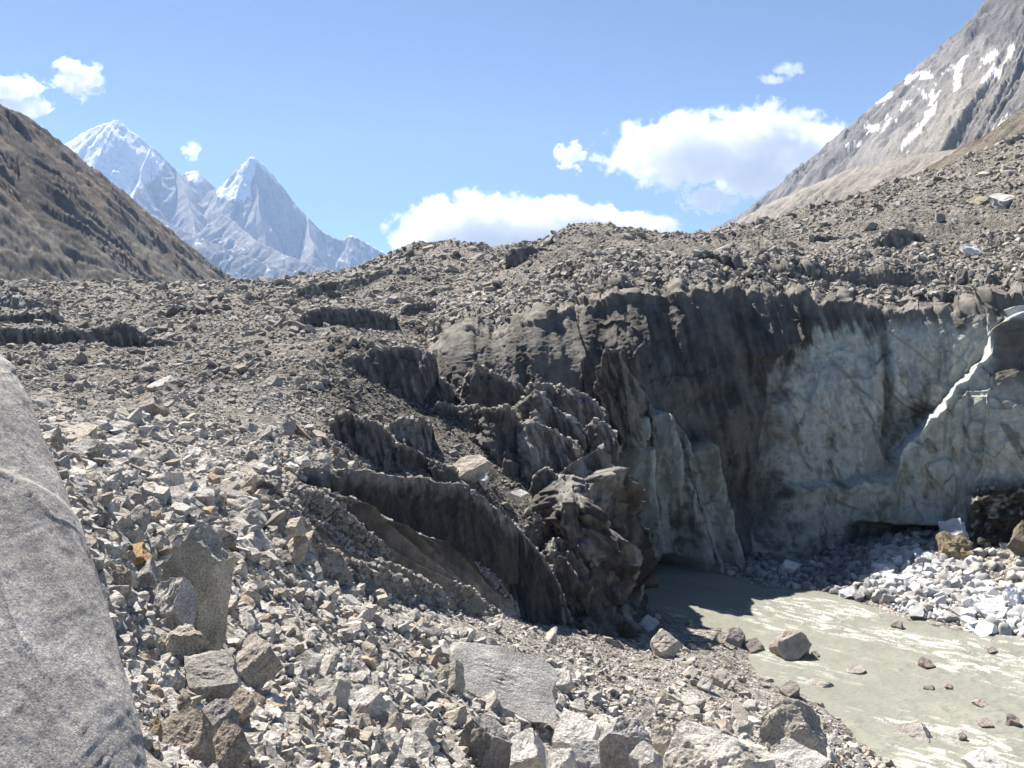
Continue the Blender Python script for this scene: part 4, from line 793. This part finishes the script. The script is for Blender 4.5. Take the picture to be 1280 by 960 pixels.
# ------------------------------------------------------------------ mountains
def mountain(name, label, ridges, ur, Dr, nu, nd, base, gam, gl, jag, colour, mat, fine=0):
    us = np.linspace(*ur, nu); Ds = np.geomspace(*Dr, nd); U, D = np.meshgrid(us, Ds); X = (U - U0) / F * D; Y = D
    w = jag * 2.0; Xw = X + w * fbm(X / (gl * 4), Y / (gl * 4), oct=2, seed=502); Yw = Y + w * fbm(X / (gl * 4) + 9, Y / (gl * 4), oct=2, seed=503)
    Z = np.full(X.shape, -1e9); S = np.zeros(X.shape); R_ = np.zeros(X.shape); s0 = 0
    for pts, slope in ridges:
        W = np.array([P(*p) for p in pts])
        for a, b in zip(W[:-1], W[1:]):
            d = b[:2] - a[:2]; L2 = (d ** 2).sum(); t = np.clip(((Xw - a[0]) * d[0] + (Yw - a[1]) * d[1]) / L2, 0, 1)
            dist = np.hypot(Xw - a[0] - t * d[0], Yw - a[1] - t * d[1]); z = a[2] + t * (b[2] - a[2]) - slope * dist
            m = z > Z; Z = np.where(m, z, Z); S = np.where(m, s0 + t * math.sqrt(L2), S); R_ = np.where(m, dist, R_); s0 += math.sqrt(L2)
        s0 += 5000
    g = ridged(S / gl + .35 * fbm(X / (gl * 3), Y / (gl * 3), oct=2, seed=505), R_ / (gl * 7), oct=4, gain=.55, seed=500) - .4
    Z = Z + gam * g * np.clip(R_ / (gl * 2.5), .08, 1) + jag * fbm(X / gl, Y / gl, oct=5, gain=.55, seed=501) * np.clip(R_ / gl, .25, 1)
    if fine: Z = Z + fine * fbm(X / (gl * .25), Y / (gl * .25), oct=4, gain=.6, seed=504)
    Z = np.maximum(Z, base)
    G = np.stack([X, Y, Z], -1); n = gridnormals(G); n = np.where(n[..., 2:] < 0, -n, n)
    u, v = proj(G)
    link(name, mesh_np(name, G.reshape(-1, 3), gridfaces(nd, nu, True), mat, np.clip(colour(G, n, u, v, S, R_, g), .01, .92).reshape(-1, 3)), label, None, 'structure')
def ones3(c, like): return np.array(c) * np.ones(like.shape + (1,))
def inpoly(u, v, poly):
    p = np.array(poly, float); ins = np.zeros(u.shape, bool); j = len(p) - 1
    for i in range(len(p)):
        c = ((p[i, 1] > v) != (p[j, 1] > v)) & (u < (p[j, 0] - p[i, 0]) * (v - p[i, 1]) / (p[j, 1] - p[i, 1] + 1e-9) + p[i, 0]); ins ^= c; j = i
    return ins
def near_line(u, v, pts):
    d = np.full(u.shape, 1e9)
    for a, b in zip(pts[:-1], pts[1:]):
        a, b = np.array(a, float), np.array(b, float); e = b - a; t = np.clip(((u - a[0]) * e[0] + (v - a[1]) * e[1]) / (e @ e), 0, 1); d = np.minimum(d, np.hypot(u - a[0] - t * e[0], v - a[1] - t * e[1]))
    return d
def col_hill(G, n, u, v, S, R_, g):
    x, y, z = G[..., 0], G[..., 1], G[..., 2]; m = fbm(x / 60, y / 60, z / 60, oct=4, gain=.6, seed=600); f = fbm(x / 12, y / 12, z / 12, oct=3, gain=.65, seed=601)
    c = ones3((.175,.167,.152), u) * (1 + .3 * m + .3 * f)[..., None]
    c = mixc(c, ones3((.15,.115,.09), u), sstep(.0, .6, m + .8 * sstep(280, 190, v + u * -.35) - .3) * .7)
    c = mixc(c, ones3((.20,.185,.16), u) * (1 + .3 * f)[..., None], sstep(110, 40, z + 25 * m) * .7)
    c = mixc(c, ones3((.075,.068,.06), u) * (1 + .35 * f)[..., None], sstep(70, 25, R_ + 25 * m) * sstep(1600, 1300, y) * .9)
    return mixc(c, ones3((.36,.345,.32), u), sstep(.72, .95, f + .4 * m) * .5)
mountain('hillside', 'brown gullied hillside rising at the left', [([(-700,-400,700),(-330,-40,800),(-120,75,960),(-20,120,1060),(0,130,1085),(22,139,1120),(40,152,1150),(75,187,1210),(100,206,1270),(120,217,1320),(140,238,1380),(160,256,1440),(200,297,1570),(240,331,1730),(270,349,1880),(288,358,1960)], .92),
    ([(0,130,1085),(40,260,860)], .8), ([(75,187,1210),(95,290,960)], .8), ([(150,245,1400),(165,320,1150)], .8)], (-700, 330), (330, 2300), 900, 640, 20, 10, 17, 2.6, col_hill, M_HILL, 1.7)
def col_peak(G, n, u, v, S, R_, g):
    x, y, z = G[..., 0], G[..., 1], G[..., 2]; m = fbm(x / 350, y / 350, z / 350, oct=4, gain=.6, seed=610); f = fbm(x / 70, y / 70, z / 140, oct=3, gain=.65, seed=611); vs = fbm((x + .4 * y) / 60, y / 300, z / 900, oct=3, seed=612)
    c = ones3((.29,.28,.27), u) * (1 + .25 * m + .3 * vs)[..., None]
    lowr = sstep(236, 290, v - .38 * (u - 160) + 22 * m); c = mixc(c, ones3((.12,.125,.135), u) * (1 + .3 * f)[..., None], lowr * .85)
    s1 = inpoly(u + 5 * m, v + 8 * f, [(60,150),(138,148),(146,158),(168,170),(186,184),(182,205),(172,232),(160,262),(120,262),(60,230)])
    s1 |= inpoly(u + 6 * m, v + 9 * f, [(140,160),(186,184),(205,200),(200,214),(180,232),(150,240)])
    s2 = inpoly(u + 5 * m, v + 6 * f, [(270,236),(288,222),(312,195),(318,200),(316,225),(312,246),(300,252),(285,250),(272,245)])
    s3 = inpoly(u + 3 * m, v + 4 * f, [(228,212),(247,209),(256,224),(246,231),(234,226)])
    ln = np.minimum(near_line(u, v, [(316,198),(330,210),(348,228)]), near_line(u, v, [(143,152),(160,162),(186,184),(181,196)])) + 2 * f
    ln2 = np.minimum(near_line(u, v, [(176,222),(170,238)]), np.minimum(near_line(u, v, [(318,200),(316,215)]), near_line(u, v, [(430,292),(455,296),(470,308),(500,326)]))) + 2.0 * f
    sn = np.maximum(np.maximum(s1, s2), s3) * .93; sn = np.maximum(sn, sstep(3.0, 1.5, np.minimum(ln, ln2 - .5)))
    sn = np.maximum(sn, sstep(.55, .8, f + .3 * m + .5 * (n[..., 2] - .6)) * sstep(240, 275, v - .30 * (u - 160)) * .8)
    sn = np.maximum(sn, sstep(400, 440, u) * sstep(.15, .4, f + m * .5) * .85)
    return mixc(c, ones3((.84,.86,.9), u), sn)
DP = 10500
pk = lambda l, D=DP: [(a, b, D) for a, b in l]
mountain('snow_mountain', 'two hazy granite peaks with snow faces at the head of the valley', [
    (pk([(-60,250),(40,210),(78,182),(100,169),(120,160),(136,154),(143,150),(147,150),(152,160),(168,167),(186,182),(205,195),(225,213),(231,222)]), 1.35),
    (pk([(228,217),(236,215),(247,213),(255,221),(262,228),(271,236)], DP + 700), 1.5),
    (pk([(262,240),(271,235),(288,222),(303,206),(313,197),(318,196),(326,205),(345,222),(365,245),(385,271),(400,287),(418,296),(432,300),(446,294),(465,305),(490,320),(506,329),(560,350)]), 1.5),
    ([(186,182,DP),(178,225,DP-500),(160,262,DP-1000)], 1.5), ([(316,197,DP),(322,250,DP-420),(330,300,DP-800)], 1.6), ([(225,213,DP),(235,262,DP-600),(250,300,DP-1100)], 1.4), ([(385,271,DP),(392,310,DP-600)], 1.4),
    ([(140,246,8600),(165,258,8600),(192,270,8500),(232,292,8400),(262,300,8300),(300,318,8200),(340,333,8100),(400,352,8000)], 1.0), ([(275,268,9400),(310,290,9100),(350,318,8700),(395,335,8600),(440,350,8500)], 1.1)],
    (-80, 600), (7400, 12200), 1100, 420, 300, 85, 130, 30, col_peak, M_FAR, 5)
SNOW_R = [[(1170,105),(1163,118),(1166,135),(1158,152),(1140,172),(1126,184)], [(1150,112),(1160,125)], [(1265,60),(1258,72),(1240,90),(1232,100)], [(1188,88),(1200,82),(1210,72)], [(1215,85),(1230,76),(1245,66)], [(1198,90),(1195,108)], [(1150,95),(1170,98)],
          [(1138,98),(1135,104)], [(1100,127),(1112,118)], [(1105,158),(1112,150),(1120,152)], [(1060,182),(1072,178)], [(1128,136),(1134,128)], [(1255,84),(1245,98)], [(1180,92),(1190,84)], [(1240,160),(1262,148)], [(1085,160),(1110,163)]]
def col_right(G, n, u, v, S, R_, g):
    x, y, z = G[..., 0], G[..., 1], G[..., 2]; m = fbm(x / 130, y / 130, z / 130, oct=4, gain=.6, seed=620); f = fbm(x / 25, y / 25, z / 40, oct=3, gain=.65, seed=621); vs = fbm(S / 18, R_ / 250, oct=4, seed=622)
    c = ones3((.20,.195,.19), u) * (1 + .35 * m + .3 * f + .3 * vs)[..., None]
    rk = sstep(.1, .4, m + .25 * f + .7 * sstep(70, 20, v) - .25); c = mixc(c, ones3((.115,.115,.12), u) * (1 + .35 * f)[..., None], rk * .8)
    fan = sstep(40, 12, near_line(u, v, [(1240,95),(1205,130),(1160,185),(1120,200)]) + 14 * m); c = mixc(c, ones3((.28,.262,.235), u) * (1 + .2 * vs)[..., None], fan * .8)
    d = np.full(u.shape, 99.)
    for k, l in enumerate(SNOW_R): d = np.minimum(d, near_line(u, v, l) - (3.6 if k == 0 else 2.2))
    return mixc(c, ones3((.88,.88,.9), u), sstep(1.0, -1.0, d + 7.5 * f + 4 * m + 3 * vs))
mountain('mountain', 'steep grey mountain with snow gullies at the right', [([(1700,-520,1700),(1450,-210,2000),(1330,-80,2150),(1281,-25,2240),(1250,0,2300),(1232,12,2340),(1200,36,2430),(1172,62,2520),(1130,104,2680),(1090,134,2850),(1065,152,2980),(1050,166,3080),(1010,204,3350),(985,224,3560),(960,245,3800),(920,270,4100),(880,291,4500),(840,312,5000)], 1.12),
    ([(1250,0,2300),(1270,110,1850)], 1.15), ([(1130,104,2680),(1150,190,2150)], 1.15), ([(1010,204,3350),(1040,240,2700)], 1.15)], (830, 1750), (1150, 5600), 1000, 520, 25, 40, 70, 12, col_right, M_FAR, 7)
def col_mor(G, n, u, v, S, R_, g):
    x, y, z = G[..., 0], G[..., 1], G[..., 2]; m = fbm(x / 40, y / 40, z / 40, oct=4, gain=.6, seed=630); vs = fbm(S / 9, R_ / 120, oct=3, seed=631)
    return ones3((.30,.28,.255), u) * (1 + .2 * m + .22 * vs)[..., None]
mountain('moraine_wall', 'pale fluted moraine wall below the right mountain', [([(1500,110,760),(1300,166,860),(1250,176,900),(1142,194,1020),(1063,211,1150),(1007,234,1300),(965,252,1450),(935,269,1600),(905,285,1800),(880,298,2000)], .9)], (850, 1560), (480, 2150), 800, 420, 20, 9, 20, 3, col_mor, M_HILL, .8)
def col_fr(G, n, u, v, S, R_, g):
    x, y, z = G[..., 0], G[..., 1], G[..., 2]; m = fbm(x / 22, y / 22, z / 22, oct=4, gain=.6, seed=640); f = fbm(x / 3, y / 3, z / 3, oct=3, gain=.65, seed=641)
    c = ones3((.255,.235,.195), u) * (1 + .22 * m + .3 * f)[..., None]
    return mixc(c, ones3((.15,.105,.08), u) * (1 + .3 * f)[..., None], sstep(9, 3, R_ + 5 * m) * .75)
mountain('moraine_hill', 'tan gravel moraine hill with a reddish crest at the right edge', [([(1560,-40,260),(1400,60,300),(1330,104,325),(1281,135,345),(1237,170,370),(1185,196,395),(1140,217,420),(1095,239,450),(1040,262,500)], .85)], (980, 1640), (150, 560), 900, 460, 20, 2.2, 9, 1.4, col_fr, M_HILL, .55)
def valley():
    us = np.linspace(-1400, 2600, 160); D = np.geomspace(500, 24000, 120); U, Dd = np.meshgrid(us, D); X = (U - U0) / F * Dd; Z = 26 + 6 * fbm(X / 300, Dd / 300, seed=650) + (Dd - 500) * .012
    link('valley_floor', mesh_np('valley_floor', np.stack([X, Dd, Z], -1).reshape(-1, 3), gridfaces(120, 160, True), M_HILL, np.ones((Z.size, 3)) * .2), 'grey valley floor running up to the peaks', None, 'structure')
valley()

# ------------------------------------------------------------------ clouds, each a body of mist of its own
def cloud(label, c, w, h, blobs, rho=.010, D=18000, amp=1.0, ns=2.2, seed=0, depth=.35):
    m = bpy.data.materials.new('cloud_mist'); t, N, L = nodes(m); out = N.new('ShaderNodeOutputMaterial'); pv = N.new('ShaderNodeVolumePrincipled')
    pv.inputs['Color'].default_value = (1, 1, 1, 1); pv.inputs['Anisotropy'].default_value = .0
    L.new(pv.outputs[0], out.inputs['Volume'])
    tc = N.new('ShaderNodeTexCoord'); cx, cv = c; sx, sz = w / 2 / F * D, h / 2 / F * D; sy = sx * depth
    asp = sx / sz
    mx = None
    for (bx, bz, rx, rz) in blobs:
        a = N.new('ShaderNodeVectorMath'); a.operation = 'SUBTRACT'; L.new(tc.outputs['Object'], a.inputs[0]); a.inputs[1].default_value = (bx, 0, bz)
        d = N.new('ShaderNodeVectorMath'); d.operation = 'DIVIDE'; L.new(a.outputs[0], d.inputs[0]); d.inputs[1].default_value = (rx, .85, rz)
        l = N.new('ShaderNodeVectorMath'); l.operation = 'LENGTH'; L.new(d.outputs[0], l.inputs[0])
        s = N.new('ShaderNodeMath'); s.operation = 'SUBTRACT'; s.inputs[0].default_value = 1; L.new(l.outputs['Value'], s.inputs[1])
        if mx is None: mx = s.outputs[0]
        else:
            q = N.new('ShaderNodeMath'); q.operation = 'MAXIMUM'; L.new(mx, q.inputs[0]); L.new(s.outputs[0], q.inputs[1]); mx = q.outputs[0]
    mp = N.new('ShaderNodeMapping'); mp.inputs['Scale'].default_value = (asp, depth * asp, 1); mp.inputs['Location'].default_value = (seed * 3.7, seed * 1.3, 0); L.new(tc.outputs['Object'], mp.inputs[0])
    n = N.new('ShaderNodeTexNoise'); n.inputs['Scale'].default_value = ns; n.inputs['Detail'].default_value = 8; n.inputs['Roughness'].default_value = .68; L.new(mp.outputs[0], n.inputs['Vector'])
    k = N.new('ShaderNodeMath'); k.operation = 'MULTIPLY_ADD'; L.new(n.outputs[0], k.inputs[0]); k.inputs[1].default_value = 2.9 * amp; k.inputs[2].default_value = -1.45 * amp - .08
    ad = N.new('ShaderNodeMath'); ad.operation = 'ADD'; L.new(mx, ad.inputs[0]); L.new(k.outputs[0], ad.inputs[1])
    mr = N.new('ShaderNodeMapRange'); L.new(ad.outputs[0], mr.inputs[0]); mr.inputs[1].default_value = 0; mr.inputs[2].default_value = .30; mr.inputs[3].default_value = 0; mr.inputs[4].default_value = rho
    # nothing outside the body
    L.new(mr.outputs[0], pv.inputs['Density'])
    m.cycles.volume_step_rate = .12
    V, Fc = ICO[4]
    me = mesh_np('cloud', V, Fc, m)
    o = link('cloud', me, label, 'cloud'); o.location = P(cx, cv, D); o.scale = (sx, sy, sz)
CLOUDS = True
if CLOUDS:
    cloud('largest white cumulus cloud, above the right shoulder of the glacier', (908, 192), 350, 150, [(-.25,.05,.62,.62),(.25,.15,.62,.62),(.55,.1,.42,.5),(-.45,.1,.38,.42),(.15,-.25,.42,.45)], .006, seed=1, amp=.85, ns=2.4)
    cloud('long flat white cloud lying along the glacier skyline', (672, 288), 400, 125, [(-.35,.0,.58,.75),(.05,.25,.5,.4),(.45,.1,.48,.28),(-.55,-.25,.4,.5),(-.1,-.2,.5,.5)], .006, seed=2, amp=.75, ns=2.4)
    cloud('small white cloud above the left snow peak', (102, 98), 88, 66, [(0,-.05,.75,.65),(-.4,.5,.45,.3)], .011, seed=3, amp=1.0, ns=2.2)
    cloud('white cloud at the upper left edge above the hillside', (6, 118), 140, 74, [(.0,.2,.75,.45),(.3,-.5,.6,.35)], .011, seed=4, amp=.9, ns=2.2)
    cloud('tiny curled cloud left of the largest cloud', (714, 198), 52, 50, [(0,.1,.8,.7)], .02, seed=5, amp=1.2, ns=2.0)
    cloud('thin wisp high above the largest cloud', (978, 92), 70, 36, [(.25,.3,.6,.5),(-.35,-.4,.6,.35)], .0024, seed=6, amp=1.25, ns=2.2)
    cloud('tiny puff between the two snow peaks', (240, 188), 30, 30, [(0,0,.85,.85)], .016, seed=7, amp=1.0, ns=1.8)
    cloud('ragged cloud scraps under the largest cloud', (888, 250), 90, 44, [(0,0,.9,.75)], .008, seed=8, amp=1.3, ns=2.4)

# ------------------------------------------------------------------ air
def haze():
    m = bpy.data.materials.new('valley_air'); t, N, L = nodes(m); out = N.new('ShaderNodeOutputMaterial'); pv = N.new('ShaderNodeVolumePrincipled')
    pv.inputs['Color'].default_value = (.42, .63, 1, 1); pv.inputs['Density'].default_value = HAZE; pv.inputs['Anisotropy'].default_value = .2; L.new(pv.outputs[0], out.inputs['Volume'])
    bm = bmesh.new(); bmesh.ops.create_cube(bm, size=1); me = bpy.data.meshes.new('haze'); bm.to_mesh(me); bm.free(); me.materials.append(m)
    o = link('haze', me, 'thin blue mountain air filling the valley', None, 'stuff'); o.location = (0, 5700, 1330); o.scale = (26000, 13400, 2670)
HAZE = 3.9e-5
haze()

# ------------------------------------------------------------------ light, camera, picture
SUN_EL, SUN_AZ = 53.0, -36.0
sd = np.array([math.sin(math.radians(SUN_AZ)) * math.cos(math.radians(SUN_EL)), math.cos(math.radians(SUN_AZ)) * math.cos(math.radians(SUN_EL)), math.sin(math.radians(SUN_EL))])
from mathutils import Vector
sl_ = bpy.data.lights.new('sun', 'SUN'); sl_.energy = 5.0; sl_.angle = math.radians(.53); sl_.color = (1, .92, .81)
so = bpy.data.objects.new('sun', sl_); COL.objects.link(so); so.rotation_euler = Vector(sd).to_track_quat('Z', 'Y').to_euler(); so.location = (0, 0, 60)
wd = bpy.data.worlds.new('World'); SC.world = wd; wd.use_nodes = True; wn = wd.node_tree; wn.nodes.clear()
wo = wn.nodes.new('ShaderNodeOutputWorld'); bg = wn.nodes.new('ShaderNodeBackground'); sk = wn.nodes.new('ShaderNodeTexSky')
sk.sky_type = 'NISHITA'; sk.sun_disc = False; sk.sun_elevation = math.radians(SUN_EL); sk.sun_rotation = math.radians(SUN_AZ); sk.altitude = 4000; sk.air_density = 1.0; sk.dust_density = 0; sk.ozone_density = 3.6
bg.inputs[1].default_value = .048
wn.links.new(sk.outputs[0], bg.inputs[0]); wn.links.new(bg.outputs[0], wo.inputs[0])
cd = bpy.data.cameras.new('camera'); cd.sensor_width = 36; cd.lens = F / 1280 * 36; cd.shift_y = -(480 - V0) / 1280; cd.clip_start = .1; cd.clip_end = 80000
co = bpy.data.objects.new('camera', cd); COL.objects.link(co); co.location = (0, 0, CZ); co.rotation_euler = (math.pi / 2, 0, 0); SC.camera = co
SC.view_settings.view_transform = 'Standard'; SC.view_settings.look = 'None'; SC.view_settings.exposure = 1.4; SC.view_settings.gamma = 1
SC.render.engine = 'CYCLES'; cy = SC.cycles; cy.max_bounces = 14; cy.diffuse_bounces = 3; cy.glossy_bounces = 2; cy.volume_bounces = 12; cy.use_denoising = True; cy.volume_step_rate = 1.0
SC.render.threads_mode = 'AUTO'
